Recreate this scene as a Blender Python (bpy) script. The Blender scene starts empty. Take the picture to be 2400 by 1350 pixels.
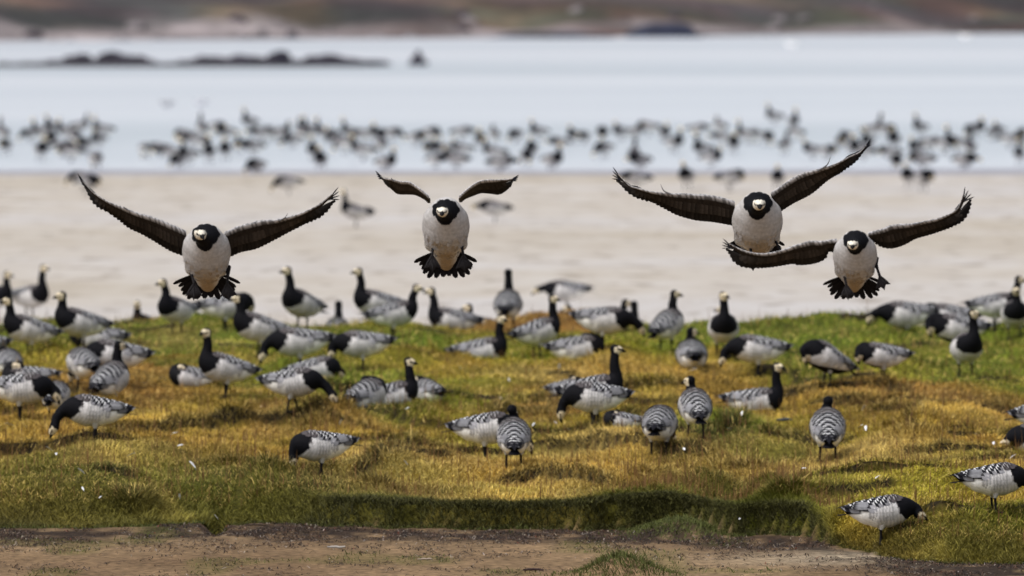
import bpy, math, random
import numpy as np
from mathutils import Vector
R = math.radians
random.seed(7)
RNG = np.random.default_rng(11)
scene = bpy.context.scene
C = scene.collection

# ---------------------------------------------------------------- camera, sky, sun, exposure
CAM_H = 4.4
F_PX = 26667.0            # 400 mm lens on a 36 mm wide sensor, 2400 px wide photograph
PITCH = math.atan(825.0 / F_PX)
cam_data = bpy.data.cameras.new('camera')
cam = bpy.data.objects.new('camera', cam_data)
C.objects.link(cam)
cam.location = (0, 0, CAM_H)
cam.rotation_euler = (R(90) - PITCH, 0, 0)
cam_data.lens = 400
cam_data.sensor_width = 36
cam_data.clip_start = 1
cam_data.clip_end = 6000
cam_data.dof.use_dof = True
cam_data.dof.focus_distance = 77.5
cam_data.dof.aperture_fstop = 4.0
scene.camera = cam

SUN_EL, SUN_AZ = R(58), R(236)      # azimuth clockwise from +Y: behind the camera, to its left
world = bpy.data.worlds.new('World')
scene.world = world
world.use_nodes = True
wn = world.node_tree.nodes
wl = world.node_tree.links
sky = wn.new('ShaderNodeTexSky')
sky.sky_type = 'NISHITA'
sky.sun_disc = False
sky.sun_elevation = SUN_EL
sky.sun_rotation = SUN_AZ
sky.dust_density = 4.0
hs = wn.new('ShaderNodeHueSaturation')
hs.inputs['Saturation'].default_value = 0.36
wl.new(sky.outputs[0], hs.inputs['Color'])
wl.new(hs.outputs[0], wn['Background'].inputs['Color'])
wn['Background'].inputs['Strength'].default_value = 0.145
sun_data = bpy.data.lights.new('sun', 'SUN')
sun_data.energy = 1.45
sun_data.angle = R(16)
sun_data.color = (1.0, 0.965, 0.92)
sun = bpy.data.objects.new('sun', sun_data)
C.objects.link(sun)
sd = Vector((math.sin(SUN_AZ) * math.cos(SUN_EL), math.cos(SUN_AZ) * math.cos(SUN_EL), math.sin(SUN_EL)))
sun.rotation_euler = sd.to_track_quat('Z', 'Y').to_euler()
scene.view_settings.view_transform = 'Standard'
scene.view_settings.look = 'None'
scene.view_settings.exposure = 0.25
scene.view_settings.gamma = 1

# ---------------------------------------------------------------- helpers
def tag(o, label=None, cat=None, group=None, kind=None):
    if label: o['label'] = label
    if cat: o['category'] = cat
    if group: o['group'] = group
    if kind: o['kind'] = kind
    return o

def mesh_np(name, V, quads=None, tris=None, col=None, smooth=True):
    me = bpy.data.meshes.new(name)
    V = np.asarray(V, dtype=np.float32)
    q = np.asarray(quads, dtype=np.int32).reshape(-1, 4) if quads is not None and len(quads) else np.zeros((0, 4), np.int32)
    t = np.asarray(tris, dtype=np.int32).reshape(-1, 3) if tris is not None and len(tris) else np.zeros((0, 3), np.int32)
    nl = q.size + t.size
    me.vertices.add(len(V)); me.vertices.foreach_set('co', V.ravel())
    me.loops.add(nl); me.loops.foreach_set('vertex_index', np.concatenate([q.ravel(), t.ravel()]))
    npoly = len(q) + len(t)
    me.polygons.add(npoly)
    st = np.concatenate([np.arange(len(q)) * 4, q.size + np.arange(len(t)) * 3]).astype(np.int32)
    me.polygons.foreach_set('loop_start', st)
    me.polygons.foreach_set('use_smooth', np.full(npoly, smooth, dtype=bool))
    me.update(calc_edges=True)
    me.validate()
    if col is not None:
        a = me.color_attributes.new('Col', 'FLOAT_COLOR', 'POINT')
        c4 = np.ones((len(V), 4), np.float32); c4[:, :3] = col
        a.data.foreach_set('color', c4.ravel())
    return me

def obj(name, me, mat=None, parent=None, loc=(0, 0, 0), rotz=0.0):
    o = bpy.data.objects.new(name, me)
    C.objects.link(o)
    if mat and not me.materials: me.materials.append(mat)
    o.location = loc
    o.rotation_euler = (0, 0, rotz)
    if parent: o.parent = parent
    return o

def lattice_noise(seed, n=64):
    T = np.random.default_rng(seed).random((n, n))
    def f(x, y):
        x = np.asarray(x, float); y = np.asarray(y, float)
        xi = np.floor(x).astype(int); yi = np.floor(y).astype(int)
        fx = x - xi; fy = y - yi
        fx = fx * fx * (3 - 2 * fx); fy = fy * fy * (3 - 2 * fy)
        a = T[xi % n, yi % n]; b = T[(xi + 1) % n, yi % n]; c = T[xi % n, (yi + 1) % n]; d = T[(xi + 1) % n, (yi + 1) % n]
        return (a * (1 - fx) + b * fx) * (1 - fy) + (c * (1 - fx) + d * fx) * fy
    return f
N1, N2, N3, N4 = (lattice_noise(s) for s in (1, 2, 3, 4))
def sstep(t):
    t = np.clip(t, 0, 1); return t * t * (3 - 2 * t)

cp, sp = math.cos(PITCH), math.sin(PITCH)
def ray_at(px, py, d):
    """point on the ray through photograph pixel (px,py), at world distance Y=d"""
    u = (px - 1200) / F_PX; v = (675 - py) / F_PX
    dy = cp + v * sp; dz = -sp + v * cp
    return np.array([u / dy * d, d, CAM_H + dz / dy * d])
def pix(x, y, z):
    dz = z - CAM_H
    dep = y * cp - dz * sp; up = y * sp + dz * cp
    return 1200 + F_PX * x / dep, 675 - F_PX * up / dep

# ---------------------------------------------------------------- terrain
EDGE_PX = [-1500, 0, 250, 500, 800, 1200, 1480, 1600, 1700, 1800, 1880, 1960, 2040, 2130, 2400, 4000]
EDGE_PY = [1240, 1240, 1236, 1226, 1232, 1236, 1240, 1246, 1252, 1256, 1262, 1282, 1306, 1318, 1326, 1330]
def edge_y(x):
    py = np.interp(1200 + F_PX * np.asarray(x) / 84.0, EDGE_PX, EDGE_PY)
    e = F_PX * CAM_H / (py + 150)
    return e + (N2(np.asarray(x) * 1.6 + 9, 3.3) - .5) * 1.0 + (N3(np.asarray(x) * 5.5 + 9, 1.3) - .5) * .35
def back_y(x):
    x = np.asarray(x)
    return 114.3 + (N1(x * .55 + 20, 7.7) - .5) * 1.6 + (N3(x * 2 + 20, 1.7) - .5) * .5 + 1.5 * np.exp(-((x + 4.3) / 1.2) ** 2) + 2.4 * np.exp(-(((x - .37) / .62) ** 4))
def tufts(x, y, cx=.62, cy=1.15, seed=5):
    """nearest jittered tussock centre: strength 0..1, offset from it, and its random number"""
    x = np.asarray(x, float); y = np.asarray(y, float)
    T = np.random.default_rng(seed).random((97, 97, 3))
    gx = np.floor(x / cx).astype(int); gy = np.floor(y / cy).astype(int)
    best = np.full(x.shape, 9e9); ox = np.zeros(x.shape); oy = np.zeros(x.shape); rr = np.zeros(x.shape)
    for i in (-1, 0, 1):
        for j in (-1, 0, 1):
            t = T[(gx + i) % 97, (gy + j) % 97]
            dx = x - (gx + i + t[..., 0]) * cx; dy = y - (gy + j + t[..., 1]) * cy
            q = dx * dx + (dy * .75) ** 2; k = q < best
            best = np.where(k, q, best); ox = np.where(k, dx, ox); oy = np.where(k, dy, oy); rr = np.where(k, t[..., 2], rr)
    return np.exp(-best / .035) * sstep((rr - .35) / .6), ox, oy, rr
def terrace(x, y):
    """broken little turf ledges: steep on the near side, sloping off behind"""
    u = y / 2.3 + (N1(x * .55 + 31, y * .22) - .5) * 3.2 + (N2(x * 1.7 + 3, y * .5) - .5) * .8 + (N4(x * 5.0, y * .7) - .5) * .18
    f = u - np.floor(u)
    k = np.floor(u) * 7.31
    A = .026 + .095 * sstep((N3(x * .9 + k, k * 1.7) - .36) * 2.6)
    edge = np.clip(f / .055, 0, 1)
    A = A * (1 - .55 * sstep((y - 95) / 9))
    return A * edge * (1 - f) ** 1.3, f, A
MOUNDS = [  # px, py, half width m, half depth m, height m
    (1458, 1354, .26, .40, .15), (1600, 1252, .28, .5, .11), (1900, 1215, .45, 1.2, .12),
    (1790, 1085, .42, .7, .13), (1680, 1122, .3, .5, .10), (1050, 1115, .7, .9, .10), (1500, 1075, .9, 1.2, .08),
    (1285, 757, .60, 1.0, .13), (650, 1150, .8, 1.2, .10), (240, 1120, .9, 1.3, .08), (2250, 1240, .9, 1.6, .10),
    (1330, 1120, .8, 1.0, .06), (900, 985, .9, 1.5, .09), (2060, 1085, .6, .9, .07), (2290, 1090, .6, .9, .08),
    (420, 800, .8, 2.0, .08), (1050, 860, 1.0, 2.0, .07), (2000, 790, 1.4, 2.0, .05), (560, 1160, .05, .8, -.16),
    (508, 1190, .05, .7, -.2), (1700, 1225, .25, .9, -.13), (1830, 1100, .18, .3, -.12), (1655, 1135, .13, .25, -.1),
    (2160, 1065, .10, .25, -.12), (1060, 1135, .22, .25, -.10)]
_M = []
for px, py, a, b, h in MOUNDS:
    d = F_PX * (CAM_H - np.interp(py, [765, 1180, 1240], [.45, .17, 0])) / (py + 150)
    _M.append(((px - 1200) / F_PX * d, d, a, b, h))
def meadow_mask(x, y):
    return sstep((y - edge_y(x) + .12) / .14) * (1 - sstep((y - back_y(x)) / 1.0))
def H(x, y):
    x = np.asarray(x, float); y = np.asarray(y, float)
    e = edge_y(x)
    pxx = 1200 + F_PX * x / 85.0
    steep = .13 + 1.0 * (1 - sstep((pxx - 500) / 350)) + 1.2 * sstep((pxx - 1850) / 200)
    rise = .185 * (.72 + .56 * N1(x * .9 + 50, 2.2)) * sstep((y - e) / steep) + .05 * sstep((y - e) / 5) + .20 * sstep((y - e) / 30)
    rise = rise * (1 - sstep((y - back_y(x)) / 2.6))
    m = meadow_mask(x, y)
    hum = (N1(x * .95 + 3, y * .55) - .5) * .15 + (N2(x * 2.1, y * .9 + 5) - .5) * .10 + (N3(x * 4.2, y * 2.2) ** 2) * .07 + (N4(x * 9, y * 5) - .5) * .025
    z = rise + (hum * .8 + .07 * tufts(x, y)[0] + terrace(x, y)[0] * sstep((y - e - .9) / 1.0)) * m * sstep((y - e) / .9)
    dirt = (N4(x * 1.2, y * .9) - .5) * .02 + (N3(x * 6, y * 4) - .5) * .014 + (N2(x * 12, y * 7) - .5) * .008
    z = z + dirt * (1 - m) * (1 - sstep((y - 112) / 3)) 
    for mx, my, a, b, h in _M:
        g = h * np.exp(-((x - mx) / a) ** 2 - ((y - my) / b) ** 2)
        z = z + g
    return z - .06 * sstep((y - 119) / 3)
def hit(px, py, d0=78.5, d1=131.0):
    """first place where the pixel's ray meets the terrain"""
    ds = np.arange(d0, d1, .04)
    p = np.array([ray_at(px, py, d) for d in ds])
    under = p[:, 2] <= H(p[:, 0], p[:, 1])
    i = int(np.argmax(under)) if under.any() else len(ds) - 1
    return float(p[i, 0]), float(p[i, 1])

# colour patches of the turf, given where the photograph shows them
GREEN = (.135, .190, .020); OLIVE = (.270, .250, .022); OCHRE = (.385, .242, .046); STRAW = (.52, .375, .120)
RUST = (.31, .165, .045); DARK = (.060, .072, .012); YEL = (.46, .36, .025); DEEP = (.075, .145, .010)
PATCH = [ # px, py, rx, ry, colour, weight
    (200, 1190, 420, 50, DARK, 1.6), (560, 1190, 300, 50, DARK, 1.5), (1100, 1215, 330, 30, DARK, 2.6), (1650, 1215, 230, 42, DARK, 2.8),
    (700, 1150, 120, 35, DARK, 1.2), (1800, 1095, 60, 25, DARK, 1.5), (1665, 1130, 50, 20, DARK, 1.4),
    (150, 770, 330, 40, GREEN, 2.4), (380, 850, 120, 30, DEEP, 2.2), (560, 800, 130, 35, GREEN, 2.4), (770, 900, 160, 45, GREEN, 1.8), (900, 800, 330, 30, GREEN, 1.4),
    (1010, 810, 90, 24, DEEP, 2.0), (1650, 790, 170, 26, GREEN, 2.4), (1880, 790, 160, 26, GREEN, 2.0), (2200, 790, 280, 34, GREEN, 2.6), (2250, 890, 200, 45, GREEN, 2.0),
    (1880, 850, 110, 30, DEEP, 1.8), (830, 985, 150, 26, GREEN, 2.0), (1640, 1050, 170, 34, GREEN, 1.8), (1960, 900, 150, 26, GREEN, 1.5), (1830, 1060, 220, 24, GREEN, 1.4),
    (2250, 1300, 260, 34, DARK, 1.9), (2050, 1210, 260, 30, OLIVE, 1.2), (960, 940, 160, 30, GREEN, .9), (1080, 1060, 200, 26, OLIVE, 1.2),
    (290, 925, 170, 40, RUST, 1.6), (460, 960, 120, 30, RUST, 1.0), (430, 820, 110, 26, STRAW, 2.2), (350, 1060, 300, 40, OCHRE, 1.6), (80, 1070, 160, 50, OCHRE, 1.6),
    (200, 1120, 220, 26, STRAW, .9), (620, 990, 180, 35, RUST, 1.2), (560, 1090, 160, 40, OCHRE, 1.4), (920, 1030, 170, 26, RUST, 1.5), (870, 1130, 150, 30, STRAW, 1.5),
    (1250, 1100, 240, 30, STRAW, 1.1), (1350, 960, 110, 50, RUST, 1.2), (1350, 900, 160, 20, STRAW, 1.0), (1000, 880, 160, 22, OCHRE, 1.0), (1500, 1000, 120, 35, OCHRE, 1.2),
    (1840, 970, 170, 30, OCHRE, 1.5), (2120, 960, 200, 45, RUST, 1.5), (2200, 1060, 240, 40, OCHRE, 1.8), (2000, 1140, 260, 32, STRAW, 1.5), (1500, 1110, 130, 25, STRAW, 1.3),
    (1550, 1140, 260, 20, OCHRE, 1.3), (2300, 1010, 150, 28, RUST, 1.2), (1620, 890, 260, 26, OCHRE, .8), (2080, 900, 90, 20, YEL, 1.2), (480, 985, 50, 24, YEL, 1.3),
    (1290, 738, 150, 30, RUST, 5.0), (320, 752, 120, 10, RUST, 3.0), (1150, 850, 130, 20, OLIVE, 1.2), (1200, 1165, 500, 12, STRAW, .9), (90, 860, 130, 40, OLIVE, 1.0)]
def turf_colour(x, y):
    x = np.asarray(x, float); y = np.asarray(y, float)
    px, py = pix(x, y, .12 + .012 * (y - 84))
    px = px + (N1(x * 1.7, y * 1.1) - .5) * 160; py = py + (N2(x * 2.2 + 4, y * .8) - .5) * 46
    W = np.full(x.shape, .42); c = np.zeros(x.shape + (3,))
    n = sstep(N3(x * 1.1 + 8, y * .8) * 1.6 - .3)[..., None]
    c += .42 * (np.array(OLIVE) * (1 - n) + np.array(OCHRE) * n)
    for qx, qy, rx, ry, col, w in PATCH:
        g = w * np.exp(-((px - qx) / rx) ** 2 - ((py - qy) / ry) ** 2)
        W = W + g; c = c + g[..., None] * np.array(col)
    c = c / W[..., None]
    g_ = c.mean(-1, keepdims=True)
    return np.clip((g_ + (c - g_) * 1.02) * 1.03, .004, 1)

# ---------------------------------------------------------------- materials
def new_mat(name, rough=.8, spec=.3):
    m = bpy.data.materials.new(name)
    m.use_nodes = True
    b = m.node_tree.nodes['Principled BSDF']
    b.inputs['Roughness'].default_value = rough
    b.inputs['Specular IOR Level'].default_value = spec
    return m, m.node_tree.nodes, m.node_tree.links, b
def nd(ns, typ, **kw):
    n = ns.new(typ)
    for k, v in kw.items():
        if k in n.inputs: n.inputs[k].default_value = v
        else: setattr(n, k, v)
    return n
def ramp(ns, stops):
    r = ns.new('ShaderNodeValToRGB')
    el = r.color_ramp.elements
    while len(el) < len(stops): el.new(.5)
    for e, (p, c) in zip(el, stops):
        e.position = p; e.color = tuple(c) + (1,) if len(c) == 3 else c
    return r
def attr_mat(name, rough=.8, spec=.3, nscale=40, lo=.75, hi=1.2, bump=0.0, bscale=80, coords='Object'):
    m, ns, ls, b = new_mat(name, rough, spec)
    a = nd(ns, 'ShaderNodeAttribute', attribute_name='Col')
    tc = ns.new('ShaderNodeTexCoord')
    nz = nd(ns, 'ShaderNodeTexNoise', Scale=nscale, Detail=4.0)
    ls.new(tc.outputs[coords], nz.inputs['Vector'])
    mr = nd(ns, 'ShaderNodeMapRange')
    mr.inputs['To Min'].default_value = lo; mr.inputs['To Max'].default_value = hi
    mr.inputs['From Min'].default_value = .25; mr.inputs['From Max'].default_value = .75
    ls.new(nz.outputs['Fac'], mr.inputs['Value'])
    vm = nd(ns, 'ShaderNodeVectorMath', operation='SCALE')
    ls.new(a.outputs['Color'], vm.inputs[0]); ls.new(mr.outputs[0], vm.inputs['Scale'])
    ls.new(vm.outputs[0], b.inputs['Base Color'])
    if bump:
        n2 = nd(ns, 'ShaderNodeTexNoise', Scale=bscale, Detail=5.0)
        ls.new(tc.outputs[coords], n2.inputs['Vector'])
        bp = nd(ns, 'ShaderNodeBump', Strength=bump, Distance=.02)
        ls.new(n2.outputs['Fac'], bp.inputs['Height']); ls.new(bp.outputs[0], b.inputs['Normal'])
    return m
M_PLUME = attr_mat('goose_plumage', .7, .07, 60, .80, 1.15, .25, 140)
M_FAR = attr_mat('far_goose_plumage', .8, .07, 30, 1.15, 1.5)
M_GROUND = attr_mat('turf_and_mud', .95, .1, 14, .38, 1.55, 1.0, 30)
M_BLADE = attr_mat('grass_blades', .7, .2, 5, .85, 1.15)
M_BITS = attr_mat('wrack_bits', .8, .2, 30, .7, 1.2)
M_ROCK = attr_mat('shore_rock', .85, .2, 1.3, .6, 1.35, .6, 2.5)

# ---------------------------------------------------------------- the ground (mud strip + turf bank)
def axis(parts):
    out = []
    for a, b, st in parts: out += list(np.arange(a, b, st))
    return np.array(out + [parts[-1][1]])
def grid_mesh(name, xs, ys, zf, cf):
    X, Y = np.meshgrid(xs, ys, indexing='xy')
    Z = zf(X, Y)
    V = np.stack([X, Y, Z], -1).reshape(-1, 3)
    nx, ny = len(xs), len(ys)
    i = (np.arange(ny - 1)[:, None] * nx + np.arange(nx - 1)[None, :]).ravel()
    Q = np.stack([i, i + 1, i + nx + 1, i + nx], 1)
    return mesh_np(name, V, Q, None, cf(X, Y).reshape(-1, 3) if cf else None)
MUD_A = np.array((.165, .104, .056)); MUD_B = np.array((.27, .182, .100)); WRACK = np.array((.034, .022, .015)); SANDY = np.array((.33, .27, .19))
def ground_colour(X, Y):
    m = meadow_mask(X, Y)[..., None]
    t = turf_colour(X, Y) * (.35 + .3 * N4(X * 3.3, Y * 1.5))[..., None]
    fa = terrace(X, Y); t = np.where(((fa[1] < .12) & (fa[2] > .052) & (Y > edge_y(X) + 1.5))[..., None], np.array((.022, .016, .008)), t)  # steep ledge faces: thatch brown, with the shade under the lip painted in
    n = N1(X * 1.3 + 5, Y * .6)[..., None]; n2 = N2(X * 5, Y * 2.2)[..., None]; n3 = N3(X * 9 + 3, Y * 3)[..., None]
    mud = MUD_A * (1 - n) + MUD_B * n
    mud = mud * (.8 + .35 * n2)
    e = edge_y(X)
    band = np.exp(-((Y - (e - .9)) / 1.1) ** 2)[..., None]
    w = np.clip(band * 1.25 * sstep(n3 * 1.2 + n2 * .9 - .35), 0, 1)
    mud = mud * (1 - w) + WRACK * w
    px, py = pix(X, Y, 0)
    sand = np.exp(-((px - 1980) / 260) ** 2 - ((py - 1310) / 16) ** 2)[..., None]
    mud = mud * (1 - sand * .8) + SANDY * sand * .8
    gr = (sstep((N4(X * 1.9, Y * .8 + 3) - .68) * 5) * .35)[..., None]
    mud = mud * (1 - gr) + np.array((.10, .095, .02)) * gr
    beach = sstep((Y - back_y(X)) / 2)[..., None]
    mud = mud * (1 - beach) + np.array((.42, .37, .31)) * beach
    return mud * (1 - m) + t * m
xs = axis([(-70, -9, 3.0), (-9, 9, .075), (9, 70, 3.0)])
ys = axis([(-30, 72, 6.0), (72, 92, .075), (92, 122, .13)])
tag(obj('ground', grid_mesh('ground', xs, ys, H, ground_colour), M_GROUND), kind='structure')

# ---------------------------------------------------------------- beach, water, far shore
def sand_z(X, Y):
    return -.012 - .10 * sstep((Y - 209.5) / 14 + (N1(X * .12 + 3, Y * .0) - .5) * .25) + (N2(X * .5, Y * .25) - .5) * .006
m, ns, ls, b = new_mat('beach_sand', .75, .35)
tc = ns.new('ShaderNodeTexCoord'); mp = nd(ns, 'ShaderNodeMapping'); mp.inputs['Scale'].default_value = (1.5, .34, 1)
ls.new(tc.outputs['Object'], mp.inputs['Vector'])
nA = nd(ns, 'ShaderNodeTexNoise', Scale=.9, Detail=4.0); ls.new(mp.outputs[0], nA.inputs['Vector'])
rA = ramp(ns, [(.25, (.41, .365, .31)), (.42, (.445, .40, .35)), (.58, (.47, .43, .385)), (.75, (.49, .455, .42))]); ls.new(nA.outputs['Fac'], rA.inputs[0])
mp2 = nd(ns, 'ShaderNodeMapping'); mp2.inputs['Scale'].default_value = (.05, .07, 1); ls.new(tc.outputs['Object'], mp2.inputs['Vector'])
nB = nd(ns, 'ShaderNodeTexNoise', Scale=1.0, Detail=3.0); ls.new(mp2.outputs[0], nB.inputs['Vector'])
rB = ramp(ns, [(.38, (.90, .87, .80)), (.5, (1, 1, 1)), (.62, (1.0, 1.03, 1.10))]); ls.new(nB.outputs['Fac'], rB.inputs[0])
mx = nd(ns, 'ShaderNodeMix', data_type='RGBA', blend_type='MULTIPLY'); mx.inputs[0].default_value = 1
ls.new(rA.outputs[0], mx.inputs[6]); ls.new(rB.outputs[0], mx.inputs[7]); ls.new(mx.outputs[2], b.inputs['Base Color'])
mp3 = nd(ns, 'ShaderNodeMapping'); mp3.inputs['Scale'].default_value = (2.0, .62, 1); ls.new(tc.outputs['Object'], mp3.inputs['Vector'])
nC = nd(ns, 'ShaderNodeTexNoise', Scale=1.0, Detail=2.0); ls.new(mp3.outputs[0], nC.inputs['Vector'])
rC = ramp(ns, [(.58, (0, 0, 0)), (.68, (.6, .6, .6))]); ls.new(nC.outputs['Fac'], rC.inputs[0])
mx2 = nd(ns, 'ShaderNodeMix', data_type='RGBA'); ls.new(rC.outputs[0], mx2.inputs[0]); ls.new(mx.outputs[2], mx2.inputs[6]); mx2.inputs[7].default_value = (.20, .155, .11, 1)
sx = ns.new('ShaderNodeSeparateXYZ'); ls.new(tc.outputs['Object'], sx.inputs[0])
rW = nd(ns, 'ShaderNodeMapRange'); rW.inputs['From Min'].default_value = 208.5; rW.inputs['From Max'].default_value = 212.5; ls.new(sx.outputs['Y'], rW.inputs['Value'])
mx3 = nd(ns, 'ShaderNodeMix', data_type='RGBA'); ls.new(rW.outputs[0], mx3.inputs[0]); ls.new(mx2.outputs[2], mx3.inputs[6]); mx3.inputs[7].default_value = (.27, .27, .31, 1)
ls.new(mx3.outputs[2], b.inputs['Base Color'])
rr = nd(ns, 'ShaderNodeMapRange'); rr.inputs['To Min'].default_value = .5; rr.inputs['To Max'].default_value = .95
ls.new(nB.outputs['Fac'], rr.inputs['Value']); ls.new(rr.outputs[0], b.inputs['Roughness'])
xs = axis([(-260, -14, 12.0), (-14, 14, .5), (14, 260, 12.0)]); ys = axis([(116, 205, 1.5), (205, 240, .5), (240, 300, 6)])
tag(obj('beach', grid_mesh('beach', xs, ys, sand_z, None), m), kind='structure')

m, ns, ls, b = new_mat('sea_water', .22, .5)
b.inputs['IOR'].default_value = 1.33
tc = ns.new('ShaderNodeTexCoord'); mp = nd(ns, 'ShaderNodeMapping'); mp.inputs['Scale'].default_value = (.006, .022, 1)
ls.new(tc.outputs['Object'], mp.inputs['Vector'])
nA = nd(ns, 'ShaderNodeTexNoise', Scale=1.0, Detail=4.0); ls.new(mp.outputs[0], nA.inputs['Vector'])
rA = ramp(ns, [(.3, (.52, .585, .64)), (.5, (.615, .66, .72)), (.7, (.69, .71, .76))]); ls.new(nA.outputs['Fac'], rA.inputs[0])
ls.new(rA.outputs[0], b.inputs['Base Color'])
rr = nd(ns, 'ShaderNodeMapRange'); rr.inputs['To Min'].default_value = .20; rr.inputs['To Max'].default_value = .28
ls.new(nA.outputs['Fac'], rr.inputs['Value']); ls.new(rr.outputs[0], b.inputs['Roughness'])
nW = nd(ns, 'ShaderNodeTexNoise', Scale=2.2, Detail=4.0); ls.new(tc.outputs['Object'], nW.inputs['Vector'])
bp = nd(ns, 'ShaderNodeBump', Strength=.35, Distance=.04); ls.new(nW.outputs['Fac'], bp.inputs['Height']); ls.new(bp.outputs[0], b.inputs['Normal'])
me = mesh_np('water', [(-900, 208, -.06), (900, 208, -.06), (900, 560, -.06), (-900, 560, -.06)], [(0, 1, 2, 3)])
tag(obj('water', me, m), kind='structure')

def shore_y(X): return 499 + (N1(X * .12 + 40, .5) - .5) * 5 + X * .9
def shore_z(X, Y):
    t = Y - shore_y(X)
    z = np.where(t < 0, t * .05, 0) + 1.1 * sstep(t / 16) + .06 * np.clip(t - 8, 0, 400)
    z = z + (N2(X * .25, Y * .12) - .5) * .9 * sstep(t / 12) + (N1(X * .05 + 9, Y * .03) - .5) * 3.5 * sstep((t - 20) / 60)
    return z + 22 * sstep((t - 120) / 260) - .12
def shore_c(X, Y):
    t = Y - shore_y(X)
    pxx = 1200 + F_PX * X / Y
    n = N2(X * .35 + 3, Y * .3)[..., None]; n2 = N3(X * .18, Y * .2 + 5)[..., None]; n3 = N4(X * .55, Y * .45)[..., None]
    weed = np.array((.085, .050, .052)); pale = np.array((.33, .285, .285)); heath = np.array((.115, .072, .062)); green = np.array((.085, .085, .060))
    dark = np.array((.045, .046, .060)); rust = np.array((.20, .12, .075))
    c = weed * (.7 + .6 * n3)
    w1 = sstep((t - 1.8 + 2 * (n[..., 0] - .5)) / 2)[..., None]
    bank = pale * (.65 + .6 * n3)
    leftness = (1 - sstep((pxx - 650) / 500))[..., None]
    bank = bank * (leftness + (1 - leftness) * sstep(n2 * 2.2 - .5)) + (1 - leftness) * (1 - sstep(n2 * 2.2 - .5)) * heath
    c = c * (1 - w1) + bank * w1
    w2 = sstep((t - 9.6 + 4.0 * (1 - leftness[..., 0]) + 5 * (n[..., 0] - .5)) / 2.5)[..., None]
    k = sstep(n * 2.4 - .7); k2 = sstep(n3 * 2.4 - .7); k3 = sstep(n2 * 2.6 - .8)
    top = (heath * (1 - k) + green * k); top = top * (1 - .6 * (1 - k3)) + dark * .6 * (1 - k3); top = top * (1 - .4 * k2 * k3) + rust * .4 * k2 * k3
    return (c * (1 - w2) + top * w2) * (.55 + .5 * sstep(N1(X * .22, Y * .25 + 2) * 2 - .5))[..., None]
xs = axis([(-300, -32, 10.0), (-32, 32, .8), (32, 300, 10.0)]); ys = axis([(440, 560, 1.0), (560, 1000, 8.0)])
tag(obj('hills', grid_mesh('hills', xs, ys, shore_z, shore_c), M_ROCK), kind='structure')

def blob(seed, n=10, m=14, rough=.3, flat=.45):
    r = np.random.default_rng(seed); k = r.normal(size=(6, 3)) * 1.6; ph = r.random(6) * 6.28; am = r.random(6) * rough
    V = []; Q = []; T = []
    for i in range(n + 1):
        th = math.pi * i / n
        for j in range(m):
            f = 2 * math.pi * j / m
            p = np.array((math.sin(th) * math.cos(f), math.sin(th) * math.sin(f), math.cos(th)))
            s = 1 + (am * np.sin(k @ p * 1.7 + ph)).sum() * .5
            V.append(p * s * (1, 1, flat))
    for i in range(n):
        for j in range(m):
            Q.append((i * m + j, (i + 1) * m + j, (i + 1) * m + (j + 1) % m, i * m + (j + 1) % m))
    return np.array(V), Q
# dark skerry rocks in the water, left
for i, (px, hpx) in enumerate([(10, 7), (60, 7), (105, 9), (150, 12), (193, 24), (232, 12), (262, 24), (298, 22), (332, 20), (362, 9), (405, 6), (452, 15), (482, 22), (516, 17), (552, 20), (588, 16), (622, 17), (652, 28), (684, 15),
                                 (712, 7), (744, 22), (774, 18), (806, 17), (836, 13), (866, 10), (890, 9), (981, 32)]):
    d = F_PX * (CAM_H + .06) / (153 + 150) + random.uniform(-1, 1)
    s = F_PX / d
    V, Q = blob(50 + i, n=12, m=18, rough=.55, flat=1)
    lone = px == 981
    V = V * ((22 if lone else random.uniform(30, 44)) / s, .4, (hpx / s) * (1.0 if lone else .95))
    me = mesh_np('skerry_rock', V, Q, None, np.tile((.035, .032, .045) if px > 70 else (.05, .05, .03), (len(V), 1)))
    o = obj('skerry_rock', me, M_ROCK, loc=((px - 1200) / F_PX * d, d, -.06))
    if lone: tag(o, 'round dark rock standing alone off the right end of the reef in the bay', 'rock', 'rocks of the reef in the bay')
    else:
        q = 'left stretch' if px < 410 else 'middle stretch' if px < 720 else 'right stretch, before the lone rock'
        tag(o, 'jagged dark rock of the reef in the bay, ' + q, 'rock', 'reef rocks, ' + q)
V, Q = blob(99, rough=.1, flat=1)
d = F_PX * (CAM_H + .06) / (156 + 150)
me = mesh_np('reef_flat', V * (8.4, 1.6, .15), Q, None, np.tile((.05, .045, .05), (len(V), 1)))
tag(obj('reef_flat', me, M_ROCK, loc=((330 - 1200) / F_PX * d, d + .5, -.07)), 'long low weedy reef just above the water under the dark rocks', 'reef')
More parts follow.
